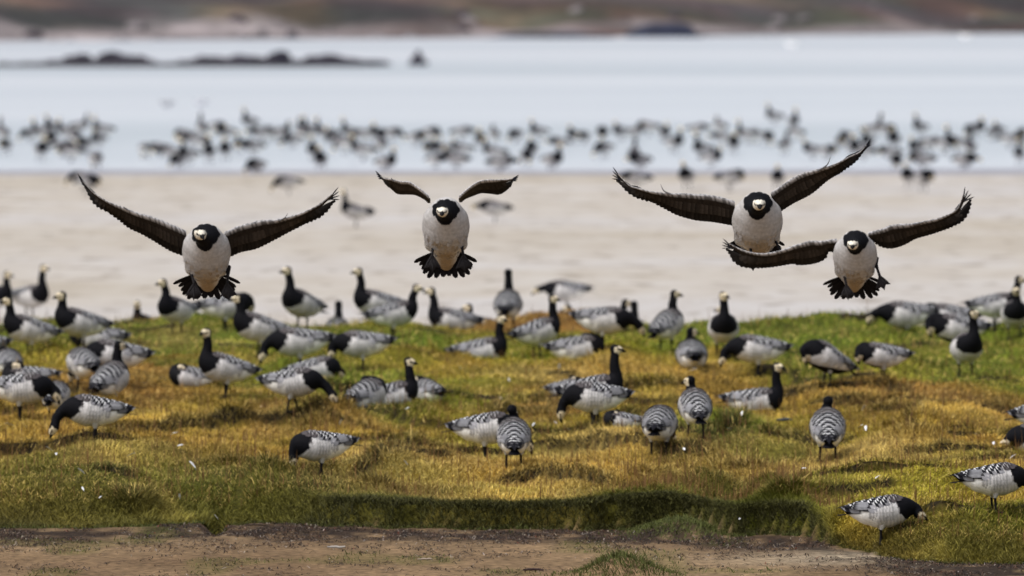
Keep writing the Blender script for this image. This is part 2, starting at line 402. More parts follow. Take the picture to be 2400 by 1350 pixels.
# boulders and dark outcrops along the far shore
for i in range(34):
    px = random.uniform(20, 2380); t = random.uniform(1, 11)
    x = (px - 1200) / F_PX * 490; y = float(shore_y(x)) + t
    sz = random.uniform(.10, .30)
    V, Q = blob(150 + i, flat=.6)
    pale = random.random() < .65
    me = mesh_np('shore_boulder', V * sz * (1.5, 1, 1.5), Q, None, np.tile((.20, .18, .185) if pale else (.06, .05, .06), (len(V), 1)))
    o = obj('shore_boulder', me, M_ROCK, loc=(x, y, float(shore_z(np.array(x), np.array(y)))))
    side = 'left third' if px < 800 else ('middle third' if px < 1600 else 'right third')
    tag(o, ('pale' if pale else 'dark') + ' out-of-focus boulder on the far shore, ' + side + ' of the photo', 'boulder', 'boulders on the far shore, ' + ('pale, ' if pale else 'dark, ') + side)
for px, w, h, lab in [(1570, 190, .62, 'blue-black rocky outcrop at the far waterline right of centre'), (1300, 330, .25, 'long low blue-black rock ledge at the far waterline in the middle'),
                      (590, 110, .45, 'dark bluish scrub mound above the pale bank at left of centre'), (2330, 160, .5, 'dark scrub mound at the top right corner of the far shore')]:
    x = (px - 1200) / F_PX * 480; y = float(shore_y(x)) + (0 if px in (1570, 1300) else 30)
    V, Q = blob(int(px), rough=.25, flat=1)
    me = mesh_np('rock_outcrop', V * (w / 55 * .5, 2.0, h), Q, None, np.tile((.028, .032, .055), (len(V), 1)))
    tag(obj('rock_outcrop', me, M_ROCK, loc=(x, y, float(shore_z(np.array(x), np.array(y))) + .05)), lab, 'rock outcrop')

# ---------------------------------------------------------------- grass
def make_grass():
    P = []
    def scatter(n, y0, y1):
        y = RNG.uniform(y0, y1, n); x = RNG.uniform(-1, 1, n) * (y * .0455 + .6)
        return x, y
    X = []; Y = []
    for n, y0, y1 in ((300000, 77.4, 88.5), (180000, 88.5, 98), (120000, 98, 118)):
        x, y = scatter(n, y0, y1); X.append(x); Y.append(y)
    xe = RNG.uniform(-4.4, 4.4, 90000); X.append(xe); Y.append(edge_y(xe) - .12 + .9 * RNG.random(90000) ** 1.5)
    xe = RNG.uniform(.8, 2.5, 80000); X.append(xe); Y.append(edge_y(xe) - .12 + 1.8 * RNG.random(80000))
    xf, yf = scatter(420000, 84.5, 100); tt = terrace(xf, yf); kf = (tt[1] < .09) & (tt[2] > .045); X.append(xf[kf]); Y.append(yf[kf])
    x = np.concatenate(X); y = np.concatenate(Y)
    m = meadow_mask(x, y)
    gm = np.zeros_like(x)
    for mx_, my_, a, b_, h in _M[:2]:
        gm = np.maximum(gm, np.exp(-((x - mx_) / (a * 1.1)) ** 2 - ((y - my_) / (b_ * 1.1)) ** 2))
    stray = (N4(x * 1.9, y * .8 + 3) > .78) & (RNG.random(len(x)) < .05) & (y < edge_y(x))
    keep = (RNG.random(len(x)) < np.maximum(m, gm * 1.6)) | stray
    x = x[keep]; y = y[keep]; gm = gm[keep]
    n = len(x)
    e = edge_y(x)
    bank = np.exp(-((y - e - .15) / .5) ** 2)
    tuft = N2(x * 3.1 + 7, y * 1.7)
    Lh = .022 + .050 * tuft * RNG.random(n) + .035 * bank * RNG.random(n) + .018 * RNG.random(n)
    tz, tf_, tA = terrace(x, y); face_ = (tf_ < .10) & (tA > .052); Lh = Lh * np.where(face_, 1.35, 1)
    Lh = np.where(y < e - .02, .02 + .03 * RNG.random(n) + .03 * gm, Lh)
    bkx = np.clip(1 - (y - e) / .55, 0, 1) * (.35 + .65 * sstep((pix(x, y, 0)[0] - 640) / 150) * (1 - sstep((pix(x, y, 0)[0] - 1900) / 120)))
    stalk = (RNG.random(n) < .018) & (y > e + .6)
    Lh = np.where(stalk, .07 + .07 * RNG.random(n), Lh)
    z = H(x, y) - .004
    tf, tox, toy, trr = tufts(x, y)
    tf = tf * (y > e + .3); Lh = Lh * (1 + .9 * tf)
    comb = N1(x * .8 + 2, y * .6) * 6.28 * 1.5
    az = comb + RNG.normal(0, 1.5, n)
    az = np.where(RNG.random(n) < tf * 1.6, np.arctan2(toy, tox) + RNG.normal(0, .5, n), az)
    lean = np.clip(.35 + 1.1 * RNG.random(n) + .3 * N3(x, y), 0, 1.5); lean = np.where(stalk, .15 * RNG.random(n), lean)
    wd = (.0017 + .0024 * RNG.random(n)) * np.where(y > 98, 1.5, 1.0); wd = np.where(stalk, .0028, wd)
    dx = np.cos(az); dy = np.sin(az)
    # blade faces turned roughly to all sides; width axis is random too
    wa = RNG.random(n) * 3.14
    wx = np.cos(wa) * wd; wy = np.sin(wa) * wd
    b0 = np.stack([x - wx, y - wy, z], 1); b1 = np.stack([x + wx, y + wy, z], 1)
    mxp = x + dx * Lh * lean * .35; myp = y + dy * Lh * lean * .35; mz = z + Lh * np.cos(lean * .5) * .6
    m0 = np.stack([mxp - wx * .8, myp - wy * .8, mz], 1); m1 = np.stack([mxp + wx * .8, myp + wy * .8, mz], 1)
    tp = np.stack([x + dx * Lh * np.sin(lean) * 1.1, y + dy * Lh * np.sin(lean) * 1.1, z + Lh * np.cos(lean) * 1.05 + .1 * Lh], 1)
    V = np.stack([b0, b1, m0, m1, tp], 1).reshape(-1, 3)
    i = np.arange(n) * 5
    Q = np.stack([i, i + 1, i + 3, i + 2], 1); T = np.stack([i + 2, i + 3, i + 4], 1)
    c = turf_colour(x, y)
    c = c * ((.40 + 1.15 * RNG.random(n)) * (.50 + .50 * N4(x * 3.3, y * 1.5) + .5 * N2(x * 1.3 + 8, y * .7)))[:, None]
    c = np.where((face_ & (y > e + 1.5))[:, None], c * .38 + np.array((.030, .026, .008)) * .7, c)  # blades on ledge faces darkened: overhang shade put into their colour
    lipk = ((tf_ > .10) & (tf_ < .30) & (tA > .052))[:, None]; c = np.where(lipk, c * 1.25 + .12 * np.array(STRAW), c)  # straw crests lightened so the ledge relief shows in the colour
    c = c * (1 - .45 * tf * (trr > .6))[:, None]
    c = c * np.where((trr > .5) & (trr < .75), 1 + .5 * tf, 1)[:, None]
    dry = (RNG.random(n) < .16)[:, None]
    c = np.where(dry & (bank < .5)[:, None], c * .4 + np.array(STRAW) * .85 * (.7 + .6 * RNG.random(n))[:, None], c)
    bm = sstep(bkx * 1.8 - 1.1 * (N1(x * 1.9 + 11, y * .3) - .25))[:, None]; c = c * (1 - bm) + bm * np.array((.060, .058, .014)) * (.4 + 1.3 * RNG.random(n) ** 1.5)[:, None]  # bank blades: dark weedy green, with the bank's shade painted in
    c = np.where(stalk[:, None], np.array((.17, .09, .035)) * (.6 + .9 * RNG.random(n))[:, None], c)
    c = np.where((y < e - .05)[:, None], np.array((.075, .085, .02)) * (.6 + .8 * RNG.random(n))[:, None], c)
    colr = np.repeat(c, 5, 0).reshape(n, 5, 3)
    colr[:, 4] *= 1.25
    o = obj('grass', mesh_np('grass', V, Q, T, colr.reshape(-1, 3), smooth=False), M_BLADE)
    tag(o, 'short salt meadow turf, green and ochre, with dry stalks', 'grass', kind='stuff')
make_grass()

# seaweed wrack and dry bits on the mud
def make_wrack():
    n = 60000
    x = RNG.uniform(-4.6, 4.6, n); t = np.abs(RNG.normal(0, 1.0, n)) * 1.4
    y = edge_y(x) + .1 - t
    far = RNG.random(n) < .40
    y = np.where(far, RNG.uniform(78, 85, n), y)
    k = (meadow_mask(x, y) < .25) & (y > 77.5) & (RNG.random(n) < .06 + 1.3 * sstep((N1(x * 2.6, y * 1.9 + 4) * .6 + N2(x * 7, y * 3) * .4 - .42) * 4)); x = x[k]; y = y[k]; n = len(x)
    z = H(x, y)
    a = RNG.random(n) * 6.28; L = .010 + .055 * RNG.random(n) ** 2; w = .0015 + .0045 * RNG.random(n); h = .002 + .018 * RNG.random(n) ** 2
    ca, sa = np.cos(a), np.sin(a)
    def pt(l, s, hh): return np.stack([x + ca * L * l - sa * w * s, y + sa * L * l + ca * w * s, z + hh], 1)
    V = np.stack([pt(-1, -.6, 0), pt(-1, .6, 0), pt(1, .5, h * .3), pt(1, -.5, h * .3), pt(0, -.3, h), pt(0, .9, h)], 1).reshape(-1, 3)
    i = np.arange(n) * 6
    Q = np.concatenate([np.stack([i, i + 4, i + 5, i + 1], 1), np.stack([i + 4, i + 3, i + 2, i + 5], 1)])
    pal = np.array([(.03, .02, .016), (.045, .03, .022), (.07, .04, .025), (.10, .06, .04), (.02, .018, .02), (.30, .25, .19), (.42, .36, .32), (.16, .05, .03)])
    ci = RNG.choice(8, n, p=[.26, .22, .18, .16, .1, .045, .02, .015])
    o = obj('seaweed_wrack', mesh_np('seaweed_wrack', V, Q, None, np.repeat(pal[ci], 6, 0), smooth=False), M_BITS)
    tag(o, 'dark dried seaweed and pale scraps strewn on the mud below the turf bank', 'seaweed', kind='stuff')
make_wrack()

# ---------------------------------------------------------------- goose sculpting (signed distance field, surface nets)
def seg_sdf(P, a, b, ra, rb, sc=(1, 1, 1)):
    s = np.array(sc); a = np.asarray(a) / s; b = np.asarray(b) / s; Q = P / s
    ab = b - a; t = np.clip(((Q - a) @ ab) / max(ab @ ab, 1e-9), 0, 1)
    return np.linalg.norm(Q - (a + t[..., None] * ab), axis=-1) - (ra + (rb - ra) * t)
def smin(a, b, k):
    h = np.clip(.5 + .5 * (b - a) / k, 0, 1)
    return b * (1 - h) + a * h - k * h * (1 - h)
def surfnet(F, org, h):
    s = F < 0
    n = np.array(F.shape) - 1
    S = np.zeros(tuple(n) + (3,)); Cn = np.zeros(tuple(n))
    g = np.indices(F.shape).transpose(1, 2, 3, 0).astype(float)
    for ax in range(3):
        sl0 = [slice(None)] * 3; sl1 = [slice(None)] * 3
        sl0[ax] = slice(0, -1); sl1[ax] = slice(1, None)
        f0 = F[tuple(sl0)]; f1 = F[tuple(sl1)]
        cr = (f0 < 0) != (f1 < 0)
        t = np.where(cr, f0 / np.where(f0 == f1, 1, f0 - f1), 0)
        p = g[tuple(sl0)].copy(); p[..., ax] += t
        o1, o2 = [a for a in range(3) if a != ax]
        for i in (0, 1):
            for j in (0, 1):
                sl = [slice(None)] * 3
                sl[o1] = slice(i, F.shape[o1] - 1 + i); sl[o2] = slice(j, F.shape[o2] - 1 + j)
                c = cr[tuple(sl)]; Cn += c; S += p[tuple(sl)] * c[..., None]
    act = Cn > 0
    idx = -np.ones(act.shape, int); idx[act] = np.arange(act.sum())
    V = S[act] / Cn[act][:, None] * h + org
    Qs = []
    for ax in range(3):
        o1, o2 = [(1, 2), (2, 0), (0, 1)][ax]
        sl0 = [slice(1, -1)] * 3; sl1 = [slice(1, -1)] * 3
        sl0[ax] = slice(0, -1); sl1[ax] = slice(1, None)
        a = s[tuple(sl0)]; b = s[tuple(sl1)]
        I = np.argwhere(a != b)
        if not len(I): continue
        inside = a[tuple(I.T)]
        off = np.array([1, 1, 1]); off[ax] = 0
        I = I + off
        def cell(d1, d2):
            J = I.copy(); J[:, o1] += d1; J[:, o2] += d2
            return idx[tuple(J.T)]
        q = np.stack([cell(-1, -1), cell(0, -1), cell(0, 0), cell(-1, 0)], 1)
        q[~inside] = q[~inside][:, ::-1]
        Qs.append(q)
    return V, np.concatenate(Qs)

def catmull(pts, n):
    pts = np.asarray(pts, float); P = np.vstack([2 * pts[0] - pts[1], pts, 2 * pts[-1] - pts[-2]])
    out = []
    for i in range(1, len(P) - 2):
        for k in range(n):
            t = k / n
            out.append(.5 * (2 * P[i] + (P[i + 1] - P[i - 1]) * t + (2 * P[i - 1] - 5 * P[i] + 4 * P[i + 1] - P[i + 2]) * t * t + (3 * P[i] - P[i - 1] - 3 * P[i + 1] + P[i + 2]) * t ** 3))
    out.append(P[-2])
    return np.array(out)
BODY = [(-.255, .022, .016), (-.20, .014, .046), (-.13, .002, .080), (-.04, -.006, .104), (.04, -.004, .112), (.11, .004, .100), (.155, .016, .074)]
WX = [-.38, -.32, -.25, -.19, -.12, -.04, .04, .10, .15, .19]
WR = [.012, .024, .044, .066, .090, .110, .117, .110, .090, .062]
WZ = [.040, .040, .034, .024, .008, -.002, -.002, .004, .012, .02]
BODY = [(x * .96, z, r * 1.0) for x, z, r in BODY]
BODY_F = [(-.295, .012, .036), (-.22, .000, .050), (-.15, -.006, .066), (-.05, -.004, .100), (.03, -.002, .104), (.09, .006, .094), (.135, .014, .077)]
WING_CORE = [(-.06, -.002, .104), (-.14, .010, .080), (-.20, .024, .058), (-.25, .034, .036), (-.285, .038, .018)]
WX = [x * .96 for x in WX]; WR = [r * 1.0 for r in WR]; WING_CORE = [(x * .96, z, r * 1.0) for x, z, r in WING_CORE]
LAT = 1.13
NECKS = {  # x, y, z of the neck relative to the body centre, then default head pitch
    'up': ([(.10, 0, .02), (.170, 0, .075), (.168, 0, .155), (.184, 0, .232)], -6),
    'tall': ([(.10, 0, .02), (.165, 0, .080), (.158, 0, .175), (.176, 0, .268)], -4),
    'mid': ([(.10, 0, .02), (.17, 0, .07), (.19, 0, .13), (.19, 0, .175)], -8),
    'low': ([(.10, 0, .02), (.19, 0, .03), (.26, 0, .02), (.32, 0, -.015)], -30),
    'graze': ([(.10, 0, .01), (.195, 0, .01), (.265, 0, -.05), (.290, 0, -.135)], -62),
    'dip': ([(.10, 0, .01), (.18, 0, .0), (.225, 0, -.06), (.225, 0, -.14)], -80),
    'preen': ([(.10, 0, .02), (.17, 0, .075), (.225, .02, .06), (.232, .035, .0)], -88),
    'side': ([(.10, 0, .02), (.17, .02, .07), (.19, .08, .05), (.16, .125, .01)], -60),
    'tuck': ([(.10, 0, .03), (.15, 0, .08), (.12, .03, .115), (.06, .04, .118)], -10)}
GREY = np.array((.40, .385, .39)); LGREY = np.array((.66, .64, .635)); BLK = np.array((.0055, .0055, .0075)); WHT = np.array((.86, .84, .80)); CREAM = np.array((.78, .67, .48))
MANT = np.array((.085, .075, .078)); BILL = np.array((.012, .012, .014))

def tube(path, rad, ns=6):
    path = np.asarray(path, float); V = []; Q = []
    for i, p in enumerate(path):
        d = path[min(i + 1, len(path) - 1)] - path[max(i - 1, 0)]; d /= np.linalg.norm(d) + 1e-9
        u = np.cross(d, (0, 1, .01)); u /= np.linalg.norm(u) + 1e-9; w = np.cross(d, u)
        for k in range(ns):
            a = 2 * math.pi * k / ns; V.append(p + rad[i] * (math.cos(a) * u + math.sin(a) * w))
    for i in range(len(path) - 1):
        for k in range(ns): Q.append((i * ns + k, i * ns + (k + 1) % ns, (i + 1) * ns + (k + 1) % ns, (i + 1) * ns + k))
    Q.append(tuple(range(ns))[:4]); return np.array(V), Q
def webfoot(org, fwd, up, L, spread=.55):
    """webbed foot: three toes with a scalloped web, with thickness"""
    org = np.asarray(org, float); fwd = np.asarray(fwd, float); up = np.asarray(up, float)
    fwd /= np.linalg.norm(fwd); up = up - fwd * (up @ fwd); up /= np.linalg.norm(up); side = np.cross(up, fwd)
    pr = [(0, 0)]
    for a, r in ((-spread, 1.0), (-spread * .5, .80), (0, 1.12), (spread * .5, .80), (spread, 1.0)):
        pr.append((math.cos(a) * r * L, math.sin(a) * r * L))
    V = [];
    for hgt in (.003, -.003):
        for f, s_ in pr: V.append(org + fwd * f + side * s_ + up * (hgt + .003 * (1 if (f, s_) == (0, 0) else 0)))
    T = []
    for k in range(1, 5): T += [(0, k, k + 1), (6, 6 + k + 1, 6 + k)]
    Q = []
    for a, b_ in ((0, 1), (1, 2), (2, 3), (3, 4), (4, 5), (5, 0)): Q.append((a, 6 + a, 6 + b_, b_))
    V = np.array(V); Qt = list(Q)
    # toes as ridges
    for a, r in ((-spread, 1.0), (0, 1.12), (spread, 1.0)):
        tip = org + fwd * math.cos(a) * r * L * 1.02 + side * math.sin(a) * r * L * 1.02
        v, q = tube([org, (org + tip) / 2 + up * .003, tip], [.006 * L / .07, .005 * L / .07, .002], 5)
        Qt += [tuple(i + len(V) for i in f) for f in q]; V = np.vstack([V, v])
    return V, Qt, T

class Build:
    def __init__(s): s.V = []; s.Q = []; s.T = []; s.Cc = []; s.n = 0
    def add(s, V, Q=None, T=None, col=None):
        V = np.asarray(V, float)
        if Q is not None and len(Q): s.Q.append(np.asarray(Q, int).reshape(-1, 4) + s.n)
        if T is not None and len(T): s.T.append(np.asarray(T, int).reshape(-1, 3) + s.n)
        col = np.asarray(col, float)
        if col.ndim == 1: col = np.tile(col, (len(V), 1))
        s.V.append(V); s.Cc.append(col); s.n += len(V)
    def mesh(s, name, scale=1.0):
        return mesh_np(name, np.concatenate(s.V) * scale, np.concatenate(s.Q) if s.Q else None, np.concatenate(s.T) if s.T else None, np.concatenate(s.Cc))

def sculpt(B, body_c, pitch, neck, hpitch, hyaw, vox, fine=True, rng=None, flight=False, hroll=0, hs_=1.0, bib_z=.095):
    """torso, neck, head and bill as one closed surface"""
    cb, sb = math.cos(pitch), math.sin(pitch)
    def b2w(x, y, z): return np.stack([body_c[0] + x * cb - z * sb, y + body_c[1] + 0 * x, body_c[2] + x * sb + z * cb], -1)
    BD = BODY_F if flight else BODY
    bp = [b2w(np.array(x), np.array(0.), np.array(z)) for x, z, r in BD]
    nk = catmull(np.asarray(neck) + body_c, 4)
    nr = np.interp(np.linspace(0, 1, len(nk)), [0, .25, .5, .75, 1], [.082, .064, .044, .036, .033])
    if flight: nr = np.interp(np.linspace(0, 1, len(nk)), [0, .3, .6, 1], [.050, .044, .036, .027])
    hd = nk[-1]
    hy, hp = hyaw, hpitch
    fw = np.array((math.cos(hp) * math.cos(hy), math.cos(hp) * math.sin(hy), math.sin(hp)))
    upv = np.array((-math.sin(hp) * math.cos(hy), -math.sin(hp) * math.sin(hy), math.cos(hp)))
    sd_ = np.cross(upv, fw)
    allp = np.array(bp + list(nk) + [hd + fw * .1])
    lo = allp.min(0) - .135; hi = allp.max(0) + .135
    lo[1] = min(lo[1], body_c[1] - .14); hi[1] = max(hi[1], body_c[1] + .14)
    dims = np.ceil((hi - lo) / vox).astype(int) + 1
    g = np.stack(np.meshgrid(*[lo[i] + vox * np.arange(dims[i]) for i in range(3)], indexing='ij'), -1)
    def bodyf(P):
        # work in the body frame so the torso can be slightly wider than deep
        q = P - body_c; xb = q[..., 0] * cb + q[..., 2] * sb; zb = -q[..., 0] * sb + q[..., 2] * cb
        Pb = np.stack([xb, q[..., 1], zb], -1); f = None
        for (x0, z0, r0), (x1, z1, r1) in zip(BD[:-1], BD[1:]):
            d = seg_sdf(Pb, (x0, 0, z0), (x1, 0, z1), r0, r1, (1, 1.10 if flight else LAT, 1)); f = d if f is None else smin(f, d, .02)
        if flight:          # fluffed flanks on either side of a narrower belly
            for sg in (-1, 1):
                f = smin(f, seg_sdf(Pb, (.0, sg * .060, -.005), (-.100, sg * .074, -.012), .052, .042), .008)
                f = smin(f, seg_sdf(Pb, (.085, sg * .070, .012), (.0, sg * .074, .020), .044, .048), .03)
        if not flight:      # closed wings and tail base: the mass behind the back
            g_ = None
            for (x0, z0, r0), (x1, z1, r1) in zip(WING_CORE[:-1], WING_CORE[1:]):
                d = seg_sdf(Pb, (x0, 0, z0), (x1, 0, z1), r0, r1, (1, LAT - .02, 1)); g_ = d if g_ is None else smin(g_, d, .01)
            f = smin(f, g_, .01)
        return f, Pb
    def neckf(P):
        f = None
        for i in range(len(nk) - 1):
            d = seg_sdf(P, nk[i], nk[i + 1], nr[i], nr[i + 1]); f = d if f is None else np.minimum(f, d)
        return f
    def headf(P):
        d = seg_sdf(P, hd - fw * .004 * hs_ + upv * .004 * hs_, hd + fw * .026 * hs_ + upv * .001 * hs_, .034 * hs_, .025 * hs_)
        return d
    def billf(P):
        # wedge bill: taller at the base
        q = (P - hd) / hs_
        return hs_ * smin(seg_sdf(q, fw * .042 - upv * .001, fw * .062 - upv * .007, .017, .010), seg_sdf(q, fw * .055 - upv * .006, fw * .078 - upv * .010, .010, .006), .006)
    fb, _ = bodyf(g); fn = neckf(g)
    f = smin(fb, fn, .035); f = smin(f, headf(g), .014); f = smin(f, billf(g), .006)
    V, Q = surfnet(f, lo, vox)
    # plumage pattern from the anatomy; in flight, belly shading is painted in as well
    fb, Pb = bodyf(V); fn = neckf(V); fh = headf(V); fl = billf(V)
    bx, by, bz = Pb[:, 0], Pb[:, 1], Pb[:, 2]
    n = len(V)
    wob = .010 * np.sin(by * 60 + bz * 40) + .006 * np.sin(bz * 130)
    c = np.tile(LGREY, (n, 1))
    lower = sstep((-.02 - bz) / .05)[:, None]
    bars = (.90 + .12 * np.sin(bx * 210 + by * 30 + bz * 60))[:, None]
    c = c * (1 + (bars - 1) * (.35 if flight else 1))
    vent = sstep((-.055 - bx - .25 * np.maximum(bz, -.03) + wob) / .02)[:, None]
    c = c * (1 - vent) + WHT * vent
    if flight:
        c = c * .72
        warm = sstep((.03 - bx) / .14)[:, None] * sstep((.06 - np.abs(by)) / .04)[:, None]
        c = c * (1 - warm) + np.array((.37, .295, .205)) * warm  # warm belly colour, darkened to carry the underside shading
        flank = sstep((np.abs(by) - .07) / .03)[:, None] * sstep((.0 - bx) / .08)[:, None]
        c = c * (1 - .5 * flank * (np.sin(bx * 330 + np.abs(by) * 90)[:, None] > 0))
    topm = sstep((bz - .025 + .15 * np.abs(by)) / .03)[:, None]
    if not flight:
        c = c * (1 - topm) + MANT * topm
        if not fine:
            c = c * .55
            k = ((np.sin(bx * 120) > .2) & (bx < .06))[:, None]
            c = np.where(k & (topm > .5), np.array((.16, .155, .17)), c)
    rump = sstep((-.17 - bx) / .02)[:, None] * sstep((bz - .004) / .01)[:, None]
    c = c * (1 - rump) + BLK * rump
    lim = .080 + 1.1 * np.maximum(-bz - .015, 0) + .35 * np.maximum(np.abs(by) - .06, 0) + wob * .6
    if flight: lim = .145 + 1.2 * np.maximum(-bz - .01, 0) + .5 * np.maximum(np.abs(by) - .04, 0) - .5 * np.maximum(bz - .03, 0)
    bib = sstep((bx + .15 * bz - lim) / .008)
    if flight:
        w_ = V - body_c
        bib = ((w_[:, 0] > .0) & (np.hypot(w_[:, 1] * .96, (w_[:, 2] - bib_z) * 1.22) < .070 + .003 * np.sin(np.arctan2(w_[:, 1], w_[:, 2] - bib_z) * 9))).astype(float)
    bib = np.maximum(bib, ((fn < fb - .004)).astype(float))
    c = c * (1 - bib[:, None]) + BLK * bib[:, None]
    hq = (V - hd) / hs_
    hx = hq @ fw; hz = hq @ upv; hs = hq @ sd_
    nearh = (fh < .012)
    face = nearh & (hx > -.008 - .25 * np.minimum(hz, 0)) & (hz < .022 + .25 * (hx - .01)) & (hz > -.040)
    face |= nearh & (hx > .018) & (hz < .031)
    c = np.where(face[:, None], np.array((.86, .81, .70)) if flight else CREAM * .95, c)
    lore = face & (np.abs(hz - .003) < .0055) & (hx > .016)
    c = np.where(lore[:, None], BLK, c)
    bill = (fl < fh - .001) & (hx > .040)
    c = np.where(bill[:, None], BILL, c)
    B.add(V, Q, None, c)
    # eyes
    for sgn in (-1, 1):
        e = hd + (fw * .014 + upv * .007 + sd_ * sgn * .0285) * hs_
        ev, eq = tube([e - sd_ * sgn * .006, e + sd_ * sgn * .001, e + sd_ * sgn * .0035], [.006 * hs_, .0055 * hs_, .001], 8)
        B.add(ev, eq, None, (.004, .003, .003))
    return hd, fw

def feather(B, S, bx0, ph0, L, w, slant, lift0, lift1, cols, r0=.11, bend=0.0, nw=3):
    """one overlapping feather lying on the wing envelope S(bx, angle, lift)"""
    rows = [0, .4, .60, .64, .87, .91, 1.0]
    shp = [.55, 1, 1, .98, .84, .72, .30]
    V = []; Cc = []
    for v, sh, cc in zip(rows, shp, cols):
        bx = bx0 - L * v * math.cos(slant); ph = ph0 - L * v * math.sin(slant) / r0
        for k in range(nw):
            u = (k / (nw - 1) - .5) * w * sh
            cx = bx + u * math.sin(slant) - abs(u) * .15 * (-1 if v > .5 else 0); cph = ph + u * math.cos(slant) / r0
            V.append(S(cx, cph, lift0 + (lift1 - lift0) * v - abs(u) / w * .004 + bend * v * v)); Cc.append(cc)
    Q = []
    for i in range(len(rows) - 1):
        for k in range(nw - 1): Q.append((i * nw + k, (i + 1) * nw + k, (i + 1) * nw + k + 1, i * nw + k + 1))
    B.add(V, Q, None, np.array(Cc))

def dress(B, body_c, pitch, rng, open_wing=0.0):
    """folded wings, scapulars, flank feathers, primaries, tail"""
    cb, sb = math.cos(pitch), math.sin(pitch)
    def b2w(x, y, z): return np.array((body_c[0] + x * cb - z * sb, body_c[1] + y, body_c[2] + x * sb + z * cb))
    def S(bx, ph, lift):
        r = np.interp(bx, WX, WR) + lift + .002; zc = np.interp(bx, WX, WZ)
        return b2w(bx, r * LAT * math.sin(ph), zc + r * math.cos(ph))
    for sgn in (-1, 1):
        def S2(bx, ph, lift, s=sgn): return S(bx, ph * s, lift)
        j = 0; bx = .285; SL = .075
        while bx > -.175:
            L = np.interp(-bx + .05, [-.17, -.05, .05, .2], [.050, .085, .120, .115]); w = np.interp(-bx, [-.17, 0, .2], [.036, .050, .050])
            ph = .05
            while ph < 1.75:
                be = bx - SL * ph; r = np.interp(be, WX, WR); dph = w * .60 / max(r, .05)
                lim = np.interp(be, [-.2, -.1, .0, .08, .13, .17], [1.62, 1.42, 1.15, .88, .72, .5])
                if be > .165 or be < -.215 or ph > lim:
                    ph += dph; continue
                side = sstep((ph - .55) / .5)
                base = (.155 + .09 * side) * rng.uniform(.8, 1.2)
                g = np.array((base, base * .985, base * 1.05))
                if be > .085:
                    cols = [MANT, MANT, MANT * 1.1, MANT * .6, MANT * .5, (.36, .34, .34), (.40, .38, .38)]
                else:
                    wt = np.array((.60, .60, .61)) * rng.uniform(.85, 1.15); cols = [g, g, g * 1.0, BLK * 1.6, BLK * 2, wt, wt]
                    if side > .8 and be < -.02: cols = [g * 1.15, g * 1.2, g * 1.1, g * .25, BLK * 2, wt, wt]
                    if be < -.15: cols = [g * .8, g * .8, g * .5, BLK * 2, BLK * 2, g * .8, g]
                feather(B, S2, be + rng.uniform(-.002, .002), ph, L * rng.uniform(.97, 1.03), w * 1.38, rng.uniform(-.04, .04) + .16 * side, .002, .0085 + .006 * max(0, -be) * 4, cols, r)
                ph += dph * rng.uniform(.97, 1.03)
            bx -= L * .50; j += 1
        # flank feathers, pale with faint bars
        bx = .09; j = 0
        while bx > -.10:
            ph = 1.12 + (j % 2) * .12
            if bx > .03: ph = .95
            while ph < 2.3:
                g = LGREY * rng.uniform(.86, 1.0); cols = [g, g, g, g * .72, g * .78, g * 1.12, g * 1.12]
                feather(B, S2, bx + rng.uniform(-.005, .005), ph, .055, .040, .10, -.003, .0035, cols, .11)
                ph += .27
            bx -= .024; j += 1
        # primaries
        for k in range(5):
            ph = .25 + .22 * k
            cols = [BLK * 2] * 7
            feather(B, S2, -.165 + .004 * k, ph * 1.2, .205 - .016 * k, .026, .06 + .03 * k, .004, .008 + .003 * k, cols, .06)
        # long grey tertials over them
        for k in range(3):
            ph = .75 + .24 * k; g = np.array((.22, .22, .235)) * rng.uniform(.8, 1.2)
            feather(B, S2, -.12 - .008 * k, ph, .11, .032, .05, .014, .017, [g, g, g, g * .8, BLK * 2, BLK * 2, (.45, .45, .46)], .08)
    # tail fan
    for k in range(9):
        a = R(-26 + 52 * k / 8); V = []; Q = []
        for v, sh in ((0, .6), (.4, 1), (.8, 1), (1, .4)):
            for u in (-1, 0, 1):
                f = v * .125; s_ = u * .012 * sh
                V.append(b2w(-.225 - f * math.cos(a) + s_ * math.sin(a), f * math.sin(a) * .8 + s_ * math.cos(a), .018 - v * .006 + .002 * (k % 2) - abs(u) * .002))
        for i in range(3):
            for u in range(2): Q.append((i * 3 + u, (i + 1) * 3 + u, (i + 1) * 3 + u + 1, i * 3 + u + 1))
        B.add(V, Q, None, BLK * 1.4)

